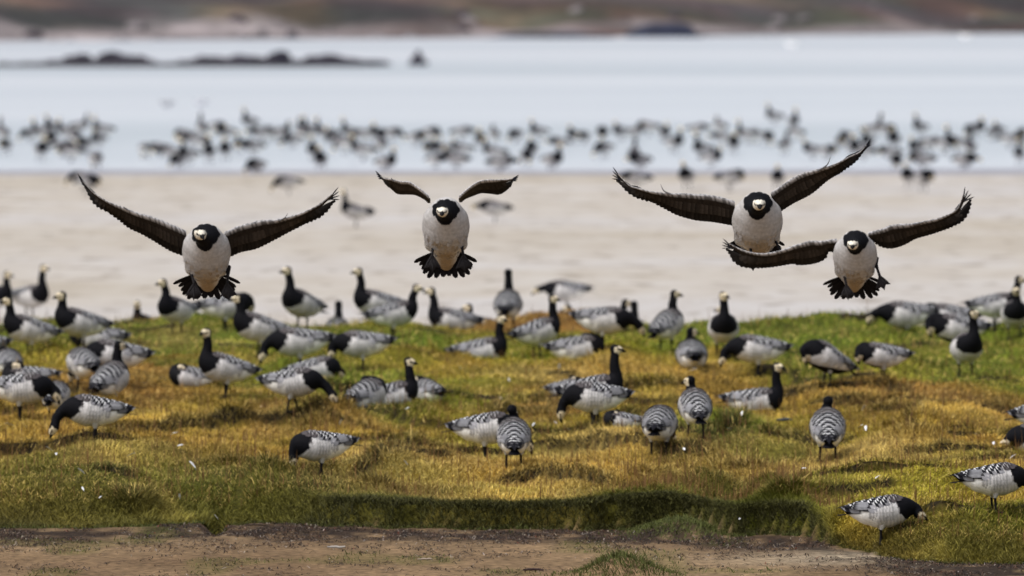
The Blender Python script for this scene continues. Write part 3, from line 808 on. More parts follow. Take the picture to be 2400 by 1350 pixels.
def standing_goose(name, pose='up', sit=False, pitch=8, hyaw=0, hpitch=None, seed=0, vox=.0105, fine=True, step=.0, tweak=(0, 0, 0), wide=1.0):
    rng = np.random.default_rng(seed + 1000)
    B = Build()
    nk, hp = NECKS[pose]
    nk = np.array(nk, float); t = np.linspace(0, 1, len(nk))[:, None]
    nk = nk + t * t * np.array(tweak)
    if hpitch is not None: hp = hpitch
    bc = np.array((0, 0, .080 if sit else .252))
    if pose in ('up', 'tall', 'mid'): nk[:, 2] += t[:, 0] * .028
    if pose in ('graze', 'dip', 'low') and not sit: nk[:, 2] += t[:, 0] * .022
    if sit and pose in ('graze', 'dip', 'preen'): nk[:, 2] = np.maximum(nk[:, 2], -.03)
    nk = nk + t * (1 - t) * 4 * np.array((rng.uniform(-.014, .014), rng.uniform(-.016, .016), 0)) + t * np.array((0, rng.uniform(-.012, .012), rng.uniform(-.012, .008)))
    pitch = pitch + rng.uniform(-3, 3); hyaw = hyaw + rng.uniform(-14, 14)
    sculpt(B, bc, R(pitch), nk, R(hp), R(hyaw), vox, fine, rng, hs_=1.1)
    if fine: dress(B, bc, R(pitch), rng)
    else:
        # far bird: closed folded wing tips and tail as one wedge
        v, q = tube([(-.16, 0, bc[2] + .02), (-.25, 0, bc[2] + .015), (-.32, 0, bc[2] + .0)], [.06, .035, .006], 8); B.add(v, q, None, BLK * 3)
    if not sit:
        for sgn in (-1, 1):
            dx = step * sgn
            top = np.array((-.01, sgn * .055, .18)); knee = np.array((-.02 + dx * .3, sgn * .055, .120)); ank = np.array((-.012 + dx, sgn * .058, .012))
            v, q = tube([top, (top + knee) / 2, knee], [.040, .026, .012], 8); B.add(v, q, None, WHT * .62)
            v, q = tube([knee + (0, 0, .012), (knee + ank) / 2, ank], [.0115, .0085, .0085], 6); B.add(v, q, None, (.018, .016, .017))
            if fine:
                v, q, t3 = webfoot(ank, (1, 0, -.02), (0, 0, 1), .065); B.add(v, q, t3, (.018, .016, .017))
    return B.mesh(name)

def put_goose(me, x, y, z, heading, name='barnacle_goose', mat=None, scale=1.0):
    o = obj(name, me, mat or M_PLUME, loc=(x, y, z), rotz=R(heading))
    o.scale = (scale,) * 3
    return o

# px, py: where the photograph shows the point on the ground under the bird ('d' fixes its distance when its feet are hidden)
# heading: 0 faces right, 90 away, 180 left, 270 toward the camera
GEESE = [
 (-12, 755, 320, dict(pose='up', hyaw=20), 'black-breasted goose cut off by the left edge in the back row'),
 (72, 745, 325, dict(pose='tall', hyaw=10), 'tall back-row goose near the left edge, black breast to the camera, bill right'),
 (148, 0, 350, dict(pose='preen', hyaw=150, d=119.0), 'pale blurred goose preening behind the tall goose near the left edge'),
 (236, 0, 200, dict(pose='preen', d=120.5, sc=.92), 'blurred preening goose half hidden behind the orange grass rim at left'),
 (338, 0, 250, dict(pose='up', d=121.5, tweak=(0, 0, -.02)), 'goose showing only its head and black neck above the orange grass rim at left'),
 (412, 784, 232, dict(pose='up', hyaw=-40), 'goose with black breast and bill left, left of the first landing goose\'s feet'),
 (532, 778, 12, dict(pose='preen', hyaw=20, pitch=4), 'goose bowing its head, tail to the left, right below the first landing goose'),
 (605, 835, 197, dict(pose='up', hyaw=-10, pitch=14), 'goose with cream face turned left, standing before the bowing goose under the first landing goose'),
 (706, 776, 228, dict(pose='tall', hyaw=-30, pitch=14), 'upright goose alone on the skyline of the turf, black breast, white flank, looking left'),
 (790, 0, 90, dict(pose='up', d=119.5), 'goose showing only its black nape behind the turf, right of the upright lone goose'),
 (880, 768, 200, dict(pose='tall', hyaw=-10), 'goose looking left behind the large goose that looks right, back row left of centre'),
 (925, 795, 12, dict(pose='up', hyaw=-25, pitch=12, tweak=(.03, 0, 0)), 'large back-row goose, tail left, black neck curving to its right-turned head'),
 (1058, 768, 185, dict(pose='up', sit=True, hyaw=-5, tweak=(.01, 0, .02)), 'grey-backed goose resting in the back row and facing left, beside the brown tussock'),
 (1145, 0, 190, dict(pose='up', d=117.5, tweak=(.01, 0, -.04)), 'goose with head to the left and mostly hidden behind the grey-backed resting goose'),
 (1190, 776, 84, dict(pose='up', hyaw=0, pitch=16, tweak=(-.03, 0, .02)), 'goose seen from behind with thin black neck at the left end of the brown tussock'),
 (1130, 842, 2, dict(pose='tall', sit=True, hyaw=-35, pitch=10, tweak=(-.01, 0, .0)), 'goose sitting low facing right with long barred wing and black tail to the left, centre'),
 (1325, 0, 176, dict(pose='low', hyaw=5, pitch=4, d=133.5), 'goose walking left with lowered head on the pale sand behind the centre'),
 (1262, 838, 28, dict(pose='tall', hyaw=-40, pitch=16, tweak=(-.02, 0, .01)), 'round white-sided goose with raised head and bill right, mid back row'),
 (1372, 0, 160, dict(pose='up', d=119.0, tweak=(0, 0, -.02)), 'blurred goose with only its neck and pale head showing behind the brown tussock'),
 (1418, 0, 20, dict(pose='up', d=119.2, tweak=(.03, 0, .01)), 'goose with dark leaning neck and small head behind the grazing goose at centre'),
 (1488, 0, 95, dict(pose='up', d=118.5, pitch=14), 'pale grey goose seen from behind, beyond the black neck of the grazing goose at centre'),
 (1418, 817, 356, dict(pose='graze', pitch=2, tweak=(.02, 0, .05)), 'grazing goose with thick black neck arched down to the right, back row right of centre'),
 (1563, 824, 62, dict(pose='tall', hyaw=-55, pitch=20, tweak=(-.02, 0, -.02)), 'tall goose seen from behind with silver-barred back and bill turned right'),
 (1625, 0, 352, dict(pose='graze', d=117.2, pitch=6), 'grey goose with white belly half hidden behind the tall silver-barred goose'),
 (1735, 0, 188, dict(pose='up', d=117.6, pitch=12, tweak=(0, 0, .02)), 'goose with head left and tail down right, behind the goose facing the camera'),
 (1695, 836, 272, dict(pose='tall', hyaw=35, pitch=14), 'goose facing the camera head-on with pear-shaped black bib and white belly'),
 (1622, 852, 95, dict(pose='up', sit=True, hyaw=-60, tweak=(-.06, 0, -.06)), 'goose sunk in the turf with only a white back and small dark head turned right'),
 (1358, 838, 5, dict(pose='tuck', sit=True, pitch=2), 'sleeping goose lying flat in the turf below the round white-sided goose'),
 (1772, 884, 182, dict(pose='graze', pitch=4, tweak=(-.01, 0, .04)), 'goose with brown back, black breast and cream face lowered to the left, tail raised right'),
 (1935, 905, 205, dict(pose='preen', pitch=30, hyaw=10, tweak=(-.03, 0, .03)), 'goose preening its breast with raised shoulders and tail pointing down right'),
 (2065, 892, 192, dict(pose='preen', pitch=4, hyaw=20, sc=.9), 'small preening goose with bowed black head, right of the goose pointing its tail down'),
 (2264, 882, 285, dict(pose='tall', hyaw=55, pitch=14), 'goose on the right facing the camera with large black bib and bill turned right'),
 (2240, 835, 190, dict(pose='preen', pitch=6, hyaw=10), 'goose with round black bowed head and neck, tail to the right, behind the large-bibbed goose'),
 (2122, 772, 182, dict(pose='graze', pitch=2, tweak=(.02, 0, .09), sit=False, sink=.12), 'goose stretching its black neck to the left on the skyline at right'),
 (2225, 778, 176, dict(pose='preen', pitch=4, hyaw=0, sink=.12), 'grey goose with dark tail tips overlapped by the tail of the neck-stretching goose'),
 (2335, 775, 3, dict(pose='mid', hyaw=20, pitch=6, tweak=(.03, 0, .04)), 'goose with grey wings seen from the side whose neck meets the right edge, back row'),
 (2378, 795, 272, dict(pose='up', hyaw=10, pitch=10, tweak=(0, 0, -.02)), 'goose facing the camera near the right edge with small oval black bib'),
 (66, 836, 200, dict(pose='up', hyaw=-15, pitch=14), 'goose with grey rounded body and head turned left, third row at the left edge'),
 (186, 824, 208, dict(pose='up', hyaw=-15, pitch=12, tweak=(-.02, 0, -.02)), 'round silver goose looking left, right of a similar one at the left edge'),
 (222, 812, 180, dict(pose='tuck', pitch=4, sit=True), 'dark goose behind the round silver goose at left, only its tail showing'),
 (-52, 830, 182, dict(pose='mid', pitch=2, sit=True), 'goose mostly outside the left edge with only the tip of its tail in view'),
 (20, 872, 100, dict(pose='tuck', sit=True, pitch=10), 'goose with black nape sunk behind the long lying goose at the left edge'),
 (62, 908, 180, dict(pose='tuck', sit=True, pitch=2), 'long grey goose lying asleep at the left edge with dark tail to the right'),
 (196, 920, 112, dict(pose='graze', pitch=14), 'goose seen from behind with its head down, left of the pair by the rusty grass'),
 (258, 934, 66, dict(pose='tall', sit=False, sink=.10, hyaw=-40, pitch=18, tweak=(-.04, 0, -.04)), 'goose showing its barred back, black neck and bill right, in rusty grass at left'),
 (270, 903, 184, dict(pose='graze', pitch=6), 'brown-backed goose behind the pair in rusty grass, tail to the right'),
 (52, 985, 356, dict(pose='graze', pitch=4, tweak=(-.03, 0, .07)), 'goose with dark barred back and white side at the left edge, neck right'),
 (130, 988, 78, dict(pose='graze', pitch=14, sc=.85), 'small goose seen from behind, squeezed between two geese at the lower left'),
 (218, 1036, 186, dict(pose='graze', pitch=6, tweak=(.01, 0, -.01), step=.02), 'goose in the left foreground with black breast grazing to the left and forked black tail'),
 (525, 932, 200, dict(pose='tall', hyaw=25, pitch=14, step=.02, tweak=(-.02, 0, 0)), 'tall goose with long dark wing facing left, left of the grazing row in the middle'),
 (446, 900, 175, dict(pose='tuck', sit=True, sc=.8), 'small pale barred goose lying asleep left of the tall goose with long dark wing'),
 (698, 872, 184, dict(pose='graze', pitch=0, tweak=(-.01, 0, .02)), 'brown-backed grazing goose whose neck curves down left, in front of another grazing goose'),
 (742, 884, 0, dict(pose='dip', sit=True, sc=.9), 'goose low in the turf with dark head beside the brown-backed grazing goose'),
 (846, 870, 182, dict(pose='graze', pitch=0, tweak=(-.04, 0, .05)), 'grazing goose with strongly striped wing, right of the brown-backed one'),
 (690, 972, 352, dict(pose='graze', pitch=6, step=.04, tweak=(.03, 0, 0)), 'walking goose with raised tail at left and cream face lowered right, in rusty turf'),
 (918, 950, 18, dict(pose='tall', sit=True, hyaw=-25, pitch=16, tweak=(-.03, 0, .0)), 'goose sitting with raised black neck, bill right, between two lumps of lying geese'),
 (858, 948, 60, dict(pose='tuck', sit=True, pitch=12), 'goose lying just left of the sitting goose with the raised neck, head hidden'),
 (1000, 935, 120, dict(pose='tuck', sit=True, sc=.85, pitch=8), 'goose lying just right of the sitting goose with the raised neck, head hidden'),
 (748, 1116, 196, dict(pose='dip', pitch=2, step=.03, sc=.90, tweak=(-.02, 0, .01)), 'lone goose grazing at lower left of centre, head tucked down left and white vent'),
 (1142, 1078, 356, dict(pose='graze', pitch=6, tweak=(.02, 0, 0)), 'grazing goose with black wing tips at left, partly covered by one seen from behind'),
 (1204, 1098, 91, dict(pose='mid', pitch=24, hyaw=12, tweak=(-.02, 0, .0)), 'goose seen squarely from behind, covering part of a grazing goose in the centre foreground'),
 (1392, 1006, 184, dict(pose='dip', pitch=6, step=.04, tweak=(.03, 0, .01)), 'goose with pale breast grazing straight down at left before a goose with raised neck'),
 (1392, 990, 4, dict(pose='tall', pitch=6, hyaw=10, d=None, tweak=(-.01, 0, .03)), 'goose with raised black neck and white cheek behind the pale-breasted grazing goose'),
 (1330, 922, 10, dict(pose='tuck', sit=True, sc=.62), 'tiny sleeping goose deep in the turf above the pale-breasted grazing goose'),
 (1456, 1000, 190, dict(pose='tuck', sit=True, sc=.6), 'small brownish goose lying in the grass left of two geese seen from behind'),
 (1545, 1070, 82, dict(pose='graze', pitch=14, hyaw=-20, tweak=(0, -.06, 0), step=.02), 'goose walking away, white vent and lowered head, left one of two side by side'),
 (1630, 1026, 97, dict(pose='mid', pitch=20, hyaw=45, tweak=(-.02, .03, 0), step=.02), 'goose walking away, small black head turned left, right one of two side by side'),
 (1772, 962, 2, dict(pose='tall', sit=True, hyaw=-25, pitch=2, tweak=(-.0, 0, .0)), 'goose sitting in ochre grass facing right with dark back and long upright neck'),
 (1940, 1080, 90, dict(pose='mid', pitch=26, hyaw=0, tweak=(-.02, 0, -.01)), 'goose seen squarely from behind standing alone on the right, barred back and black nape'),
 (2070, 1276, 8, dict(pose='low', pitch=4, step=.02, tweak=(-.05, 0, -.02), hpitch=-28, sc=.87), 'goose on the bank at lower right with black neck stretched right and buff face'),
 (2334, 1204, 12, dict(pose='graze', pitch=4, sc=.88, tweak=(.0, 0, .0)), 'goose cut off by the right edge on the slope above the lowest goose'),
 (2462, 1052, 2, dict(pose='graze', pitch=10), 'goose at the right edge with only its black tail and barred wing tips in view'),
 (2432, 1070, 190, dict(pose='low', sit=True, tweak=(-.08, 0, .0), hpitch=-10), 'goose resting at the right edge with only its white face in view above the grass'),
]
for k, (px, py, hd_, op, lab) in enumerate(GEESE):
    op = dict(op); d = op.pop('d', None); sc = op.pop('sc', 1.0); sink = op.pop('sink', 0)
    if d: x, y = (px - 1200) / F_PX * d, d
    else: x, y = hit(px, py)
    z = float(H(np.array(x), np.array(y)))
    if y > 116.5: z = max(z, float(sand_z(np.array(x), np.array(y))))
    if sink: op['sit'] = False
    me = standing_goose('barnacle_goose', seed=k, **op)
    o = put_goose(me, x, y, z - .016 - sink, hd_ + 0.0, scale=sc * 1.06 * (1 + .04 * math.sin(k * 7.3)))
    tag(o, lab, 'goose', 'geese standing and resting on the turf')

# ---------------------------------------------------------------- the four landing geese
def wing(B, cx, cy, s, LE, TE, depth, pale=.32, alula=None, nf=32, split=.62):
    """open wing from its leading and trailing edge; trailing edge lies farther back (chord tilts away)"""
    def loc(p, fwd): return np.array((fwd, (p[0] - cx) / s, -(p[1] - cy) / s))
    LE = catmull(LE, 6); TE = catmull(TE, 6)
    def samp(A, t):
        l = np.concatenate([[0], np.cumsum(np.linalg.norm(np.diff(A, axis=0), axis=1))]); l /= l[-1]
        return np.array([np.interp(t, l, A[:, 0]), np.interp(t, l, A[:, 1])])
    sgn = 1 if LE[-1][0] > LE[0][0] else -1
    rng = np.random.default_rng(int(cx) + sgn)
    # arm and coverts: closed aerofoil section, thick at the shoulder
    n = 60; m = 12; V = []; Cc = []; Q = []
    for i in range(n + 1):
        t = .985 * i / n
        a = samp(LE, t); b_ = samp(TE, t)
        ch = .60 * (1 - .55 * sstep((t - .55) / .45))
        th = .014 * (1 - t) ** .7 + .003
        dback = depth * (1 - .4 * t)
        for k in range(m):
            ang = 2 * math.pi * k / m
            u = .5 - .5 * math.cos(ang); v = math.sin(ang)
            p = a * (1 - u * ch) + b_ * u * ch
            q = loc(p, .03 - dback * u * ch * 1.0)
            q[2] += v * th * (1 - u * .6) + .004 * (1 - u); q[0] += -.3 * v * th * (1 - u)
            V.append(q)
            under = v < -.1
            barf = .45 + .95 * (math.sin(i * 2.7 + u * 20 + rng.random() * 3) > -.2)
            if v > .25 or (u < .11): col = np.array((pale, pale * .98, pale)) * barf
            elif u < .14 * (1 - t) + .02: col = np.array((pale * .8,) * 3) * (.8 + .4 * rng.random()) if rng.random() < .75 else np.array((.06, .05, .045))
            else: col = np.array((.026, .021, .018)) * (.7 + .7 * rng.random())
            Cc.append(col)
    for i in range(n):
        for k in range(m): Q.append((i * m + k, i * m + (k + 1) % m, (i + 1) * m + (k + 1) % m, (i + 1) * m + k))
    if sgn > 0: Q = [q[::-1] for q in Q]
    B.add(V, Q, None, np.array(Cc))
    # flight feathers; then shorter underwing coverts over their roots
    for layer in range(2):
        cnt = nf if layer == 0 else nf - 3
        for f in range(cnt):
            t = (f + .5) / cnt
            if layer == 1 and t > .9: continue
            root_t = t if t < split else split + (t - split) * .72
            a = samp(LE, root_t * .99); b_ = samp(TE, min(root_t, .985))
            r0 = (a * .55 + b_ * .45) if layer == 0 else (a * .72 + b_ * .28)
            tip = samp(TE, t)
            if layer == 0:
                prim = sstep((t - split) / (1 - split))
                tip = tip + (tip - r0) / (np.linalg.norm(tip - r0) + 1e-6) * (4.0 + 2.0 * prim * rng.random()) * (1 - .7 * sstep((t - .88) / .1))
                if t > 1 - 3.0 / cnt: tip = samp(TE, 1.0) * (.35 + .3 * (cnt - 1 - f)) / 1.0 + samp(LE, 1.0) * (1 - (.35 + .3 * (cnt - 1 - f))) if False else tip
            else:
                tip = r0 + (tip - r0) * .66
            wpx = np.linalg.norm(samp(TE, min(t + .5 / cnt, 1)) - samp(TE, max(t - .5 / cnt, 0))) * (1.55 if layer == 0 else 1.4) + 1.5
            wpx = wpx * (1 + .45 * sstep((t - .55) / .2)) * (1 - .72 * sstep((t - .82) / .16))
            dirv = (tip - r0) / (np.linalg.norm(tip - r0) + 1e-6); perp = np.array((-dirv[1], dirv[0]))
            db = depth * (1 - .4 * t); rows = []
            tone = (np.array((.015, .013, .012)) if layer == 0 else np.array((.034, .028, .024))) * rng.uniform(.7, 1.4)
            Vf = []; Cf = []
            for v, sh in ((0, .7), (.3, 1), (.6, 1), (.86, 1), (.96, .82), (1, .4)):
                c0 = r0 * (1 - v) + tip * v
                curl = 0.0
                if layer == 0 and t > .7: curl = -.05 * (v ** 2) * np.linalg.norm(tip - r0) * (t - .7) / .3
                for u in (-1, 0, 1):
                    p = c0 + perp * u * wpx * .5 * sh + np.array((0, curl))
                    back = .03 - db * (.45 + .55 * v if layer == 0 else .30 + .35 * v)
                    q = loc(p, back); q[0] += (.006 if layer == 1 else 0) + .003 * u * (1 if f % 2 else -1) * 0 + .0018 * u + (.002 if u == 0 else 0)
                    Vf.append(q); Cf.append(tone * (1.5 if u == 0 else (.75 if u > 0 else 1.1)))
            Qf = []
            for i in range(5):
                for u in range(2): Qf.append((i * 3 + u, i * 3 + u + 1, (i + 1) * 3 + u + 1, (i + 1) * 3 + u))
            B.add(Vf, Qf, None, np.array(Cf))
    # splayed outer primaries
    T1 = samp(TE, 1.0); L1 = samp(LE, 1.0); base = samp(LE, .84)
    for k in range(4):
        q_ = k / 3.0
        tip = L1 * (1 - q_) + T1 * q_; tip = tip + (tip - base) / np.linalg.norm(tip - base) * (13 - 5 * q_) + np.array((0, -5 * (1 - q_)))
        mid = samp(LE, .93) * .8 + samp(TE, .93) * .2
        pth = catmull([base, mid, tip], 5)
        P3 = [loc(p, .03 - depth * .5 + .004 * k) for p in pth]
        v, q = tube(P3, list(np.interp(np.linspace(0, 1, len(P3)), [0, .5, .9, 1], [.007, .0065, .0042, .001])), 6); B.add(v, q, None, BLK * 2)
    if alula:
        P3 = [loc(p, .035) for p in catmull(alula, 5)]
        v, q = tube(P3, list(np.linspace(.0075, .0015, len(P3))), 6); B.add(v, q, None, (.16, .155, .16))
    # loose bright covert tips sticking up along the leading edge
    for f in range(26):
        t = rng.uniform(.05, .62); a = samp(LE, t); b2 = samp(LE, t + .03); dr = (b2 - a) / np.linalg.norm(b2 - a)
        p0 = loc(a + (0, 1.0), .02); p1 = loc(a + dr * 7 + (0, -rng.uniform(0, 2.0)), .0)
        v, q = tube([p0, (p0 + p1) / 2 + (0, 0, .002), p1], [.004, .006, .001], 5); B.add(v, q, None, np.array((.5, .49, .5)) * rng.uniform(.35, 1.1))

def flying_goose(cx, cy, d, K, pitch, neck, hpitch, hyaw, LEl, TEl, LEr, TEr, feet, tail_deg, depth=.16, roll=0, alulas=(None, None), pale=.42, footlen=.09, tail_roll=0, tail_up=.03, tl=.135, hsz=.82, bib_z=.110):
    s = F_PX / d
    B0 = Build()
    sculpt(B0, np.zeros(3), R(pitch), np.array(neck), R(hpitch), R(hyaw), .0068, True, None, flight=True, hs_=hsz, bib_z=bib_z)
    cb, sb = math.cos(R(pitch)), math.sin(R(pitch))
    def b2w(x, y, z): return np.array((x * cb - z * sb, y, x * sb + z * cb))
    # wide fan tail
    nt = 14
    for k in range(nt):
        a = R(-tail_deg + 2 * tail_deg * k / (nt - 1) + tail_roll); V = []; Q = []; Cf = []
        L = tl * (1 + .13 * math.sin(k * 5.1))
        for v, sh in ((0, .5), (.35, .85), (.7, .98), (.9, .82), (1, .3)):
            for u in (-1, 0, 1):
                f = .03 + v * L; s_ = u * .0165 * sh * (.7 + .5 * v)
                V.append(b2w(-.185 - f * math.cos(a) + s_ * math.sin(a), f * math.sin(a) * 1.0 + s_ * math.cos(a), tail_up - v * .065 + .004 * (k % 2) - .003 * abs(u)))
                Cf.append(BLK * (2.6 if u == 0 else 1.5))
        for i in range(4):
            for u in range(2): Q.append((i * 3 + u, (i + 1) * 3 + u, (i + 1) * 3 + u + 1, i * 3 + u + 1))
        B0.add(V, Q, None, np.array(Cf))
    # fluffy flank and vent tufts breaking the outline
    rng = np.random.default_rng(int(cx))
    for k in range(170):
        bx = rng.uniform(-.2, .08); ph = rng.uniform(1.1, 5.18); r = np.interp(bx, [b[0] for b in BODY], [b[2] for b in BODY]); zc = np.interp(bx, [b[0] for b in BODY], [b[1] for b in BODY])
        V = []; g = (LGREY * .72 if (abs(math.sin(ph)) > .55 or bx > .02) else np.array((.40, .33, .245))) * rng.uniform(.84, 1.02) * (.58 if (abs(math.sin(ph)) > .55 and bx < -.03 and rng.random() < .5) else 1); ln = rng.uniform(.018, .034)  # belly tufts take the same warm, shaded belly colour
        for v, sh, lf in ((0, .8, -.003), (.6, 1, .001), (1, .25, .0025)):
            for u in (-1, 0, 1):
                pp = ph + u * .009 * sh / max(r, .03); rr = r + lf - abs(u) * .001
                V.append(b2w(bx - v * ln, rr * 1.10 * math.sin(pp), zc + rr * math.cos(pp)))
        Q = []
        for i in range(2):
            for u in range(2): Q.append((i * 3 + u, (i + 1) * 3 + u, (i + 1) * 3 + u + 1, i * 3 + u + 1))
        cf = [g * .97] * 3 + [g * .86] * 3 + [g * 1.05] * 3
        B0.add(V, Q, None, np.array(cf))
    V = np.concatenate(B0.V) * K
    rr = R(roll); y, z = V[:, 1].copy(), V[:, 2].copy(); V[:, 1] = y * math.cos(rr) - z * math.sin(rr); V[:, 2] = y * math.sin(rr) + z * math.cos(rr)
    B = Build(); B.add(V, np.concatenate(B0.Q), np.concatenate(B0.T) if B0.T else None, np.concatenate(B0.Cc))
    wing(B, cx, cy, s, LEl, TEl, depth, pale, alulas[0]); wing(B, cx, cy, s, LEr, TEr, depth, pale, alulas[1])
    for (kx, ky, fx, fy, tx, ty) in feet:      # knee, ankle, then toe direction (pixels)
        def loc(p, f): return np.array((f, (p[0] - cx) / s, -(p[1] - cy) / s))
        k0 = loc((kx, ky), -.02); a0 = loc((fx, fy), .07)
        v, q = tube([k0 + (-.03, 0, .04), k0, (k0 + a0) / 2 + (.004, 0, 0), a0], [.020, .013, .0085, .009], 8); B.add(v, q, None, (.016, .014, .015))
        tv = np.array((.02, (tx - fx) / s, -(ty - fy) / s))
        v, q, t3 = webfoot(a0, tv, (1, 0, .15), footlen * 1.08, .58); B.add(v, q, t3, (.024, .022, .024))
    me = B.mesh('flying_goose')
    p = ray_at(cx, cy, d)
    return put_goose(me, p[0], p[1], p[2], 270, 'flying_goose')

o = flying_goose(484, 598, 72.4, 1.22, 36, [(.09, 0, .03), (.16, -.004, .078), (.225, -.018, .100), (.26, -.028, .122)], -22, 24,
    [(436, 542), (402, 527), (361, 511), (325, 501), (291, 488), (255, 474), (221, 453), (208, 440), (190, 421)],
    [(440, 600), (429, 597), (400, 586), (366, 565), (335, 547), (304, 532), (278, 510), (239, 484), (219, 468), (196, 435)],
    [(526, 545), (567, 529), (614, 518), (640, 517), (671, 511), (710, 499), (748, 480), (764, 467), (783, 452)],
    [(528, 604), (536, 600), (562, 589), (598, 581), (635, 563), (668, 545), (699, 529), (722, 516), (759, 495), (788, 470)],
    [(448, 640, 456, 664, 455, 700), (534, 640, 533, 664, 537, 700)], 82, tl=.15, alulas=([(300, 492), (292, 486), (289, 484)], [(655, 517), (668, 510), (675, 500)]))
tag(o, 'landing goose on the left, wings in a wide V, head turned aside', 'goose', 'geese coming in to land')
o = flying_goose(1045, 539, 72.8, 1.20, 42, [(.08, 0, .03), (.15, -.003, .08), (.22, -.012, .100), (.26, -.018, .108)], -16, -2,
    [(1006, 462), (984, 444), (960, 428), (943, 427), (920, 422), (901, 419), (891, 412)],
    [(1006, 476), (998, 468), (984, 460), (970, 455), (951, 454), (933, 453), (922, 444), (910, 434), (894, 420)],
    [(1076, 462), (1098, 442), (1121, 427), (1138, 423), (1167, 422), (1194, 421), (1204, 418)],
    [(1078, 474), (1088, 466), (1107, 458), (1128, 451), (1150, 452), (1171, 453), (1190, 440), (1204, 424)],
    [(1015, 572, 1013, 598, 1014, 634), (1082, 572, 1086, 598, 1089, 634)], 78, tl=.145, depth=.30, pale=.50, alulas=([(925, 424), (919, 420), (917, 416)], None))
tag(o, 'landing goose second from the left seen head-on with short arched wings and both feet hanging', 'goose', 'geese coming in to land')
o = flying_goose(1775, 527, 73.6, 1.30, 36, [(.09, 0, .03), (.16, -.004, .08), (.23, -.003, .100), (.27, .004, .112)], -16, 3,
    [(1722, 473), (1687, 463), (1655, 458), (1607, 455), (1567, 454), (1527, 450), (1495, 442), (1473, 434), (1446, 406)],
    [(1724, 527), (1713, 525), (1673, 518), (1633, 514), (1593, 503), (1567, 490), (1532, 471), (1508, 461), (1488, 452), (1468, 440), (1442, 422)],
    [(1806, 453), (1839, 431), (1873, 410), (1913, 399), (1953, 387), (1993, 367), (2015, 357), (2032, 338)],
    [(1820, 500), (1828, 494), (1860, 474), (1900, 453), (1937, 422), (1969, 402), (1980, 391), (2001, 373), (2036, 343)],
    [(1758, 575, 1762, 604, 1765, 640), (1816, 560, 1826, 584, 1834, 600)], 86, tl=.115, tail_up=.075, alulas=([(1572, 455), (1556, 447), (1548, 432)], [(1915, 401), (1938, 386), (1946, 366)]), footlen=.07)
tag(o, 'highest landing goose, third from left, with a curled feather rising from each long wing', 'goose', 'geese coming in to land')
o = flying_goose(2004, 607, 71.6, 1.10, 36, [(.09, 0, .03), (.16, -.004, .08), (.23, -.015, .085), (.27, -.022, .092)], -16, -3,
    [(1962, 562), (1925, 567), (1900, 566), (1866, 575), (1840, 585), (1804, 594), (1778, 595), (1750, 590), (1732, 583), (1706, 570)],
    [(1962, 590), (1938, 588), (1931, 606), (1907, 616), (1876, 619), (1858, 616), (1825, 621), (1796, 624), (1757, 621), (1729, 615), (1712, 597), (1700, 583)],
    [(2034, 548), (2067, 538), (2093, 528), (2132, 526), (2168, 519), (2197, 513), (2228, 500), (2246, 485), (2257, 455)],
    [(2040, 566), (2052, 564), (2067, 575), (2091, 580), (2119, 572), (2145, 558), (2184, 546), (2210, 536), (2235, 523), (2256, 510), (2274, 484), (2277, 466)],
    [(1978, 640, 1983, 668, 1987, 702), (2053, 620, 2061, 646, 2072, 678)], 84, tl=.15, alulas=(None, [(2140, 526), (2158, 522), (2168, 517)]), footlen=.078)
tag(o, 'landing goose at right with level wings, one crossing the tail of the goose above', 'goose', 'geese coming in to land')

# ---------------------------------------------------------------- far flock in the shallows and on the wet sand
FARM = {}
for key, kw in {'up': dict(pose='up'), 'tall': dict(pose='tall', pitch=14), 'low': dict(pose='low'), 'graze': dict(pose='graze', pitch=2), 'preen': dict(pose='preen'), 'mid': dict(pose='mid')}.items():
    FARM[key] = standing_goose('far_goose', vox=.016, fine=False, seed=5, **kw)
    FARM[key].materials.append(M_FAR)
POSE_TXT = {'up': 'with head up', 'tall': 'stretching its neck up', 'low': 'with neck stretched low', 'graze': 'with head down', 'preen': 'bowing its head', 'mid': 'with neck drawn in'}
FAR = [(8,300),(14,328),(70,302),(97,298),(122,285),(122,315),(95,338),(148,332),(165,343),(158,298),(176,312),(188,284),(200,325),(240,292),(232,315),(225,358),(340,337),(372,335),(397,345),(418,362),(442,350),(436,306),(455,315),(475,290),(480,325),(490,345),(508,285),(530,298),(528,338),(560,328),(592,330),(585,274),(600,374),(612,300),(635,298),
 (655,300),(685,315),(710,300),(735,340),(752,360),(728,292),(762,300),(785,315),(808,325),(820,298),(850,303),(850,340),(872,300),(893,302),(895,326),(920,300),(905,368),(975,310),(1012,298),(1010,335),(1038,337),(1022,362),(1083,298),(1082,337),(1068,360),(1127,315),(1160,305),(1158,345),(1175,368),(1210,303),(1232,352),
 (1262,297),(1248,335),(1295,362),(1310,322),(1345,305),(1370,308),(1412,297),(1415,335),(1455,297),(1487,297),(1485,348),(1500,362),(1520,286),(1556,300),(1580,322),(1635,290),(1648,338),(1668,358),(1690,285),(1692,310),(1718,325),(1750,305),(1797,308),(1814,262),(1768,303),
 (1838,328),(1868,300),(1858,275),(1905,340),(1938,342),(1970,320),(1985,308),(1998,332),(2022,342),(2047,292),(2035,320),(2080,292),(2098,315),(2085,345),(2100,362),(2157,287),(2150,335),(2182,323),(2160,360),(2215,325),(2240,322),(2275,335),(2262,362),(2275,292),(2292,288),(2325,300),(2342,295),(2368,315),(2392,302),(2390,350)]
LANDMARK = [(350, 'at far left'), (620, 'above the first landing goose'), (900, 'between the first two landing geese'), (1200, 'above the second landing goose'), (1440, 'right of the second landing goose'),
            (1700, "above the highest goose's left wing"), (2040, "beside the highest goose's raised wing"), (2500, 'at far right')]
def zone(px):
    for lim, t in LANDMARK:
        if px < lim: return t
rf = random.Random(21)
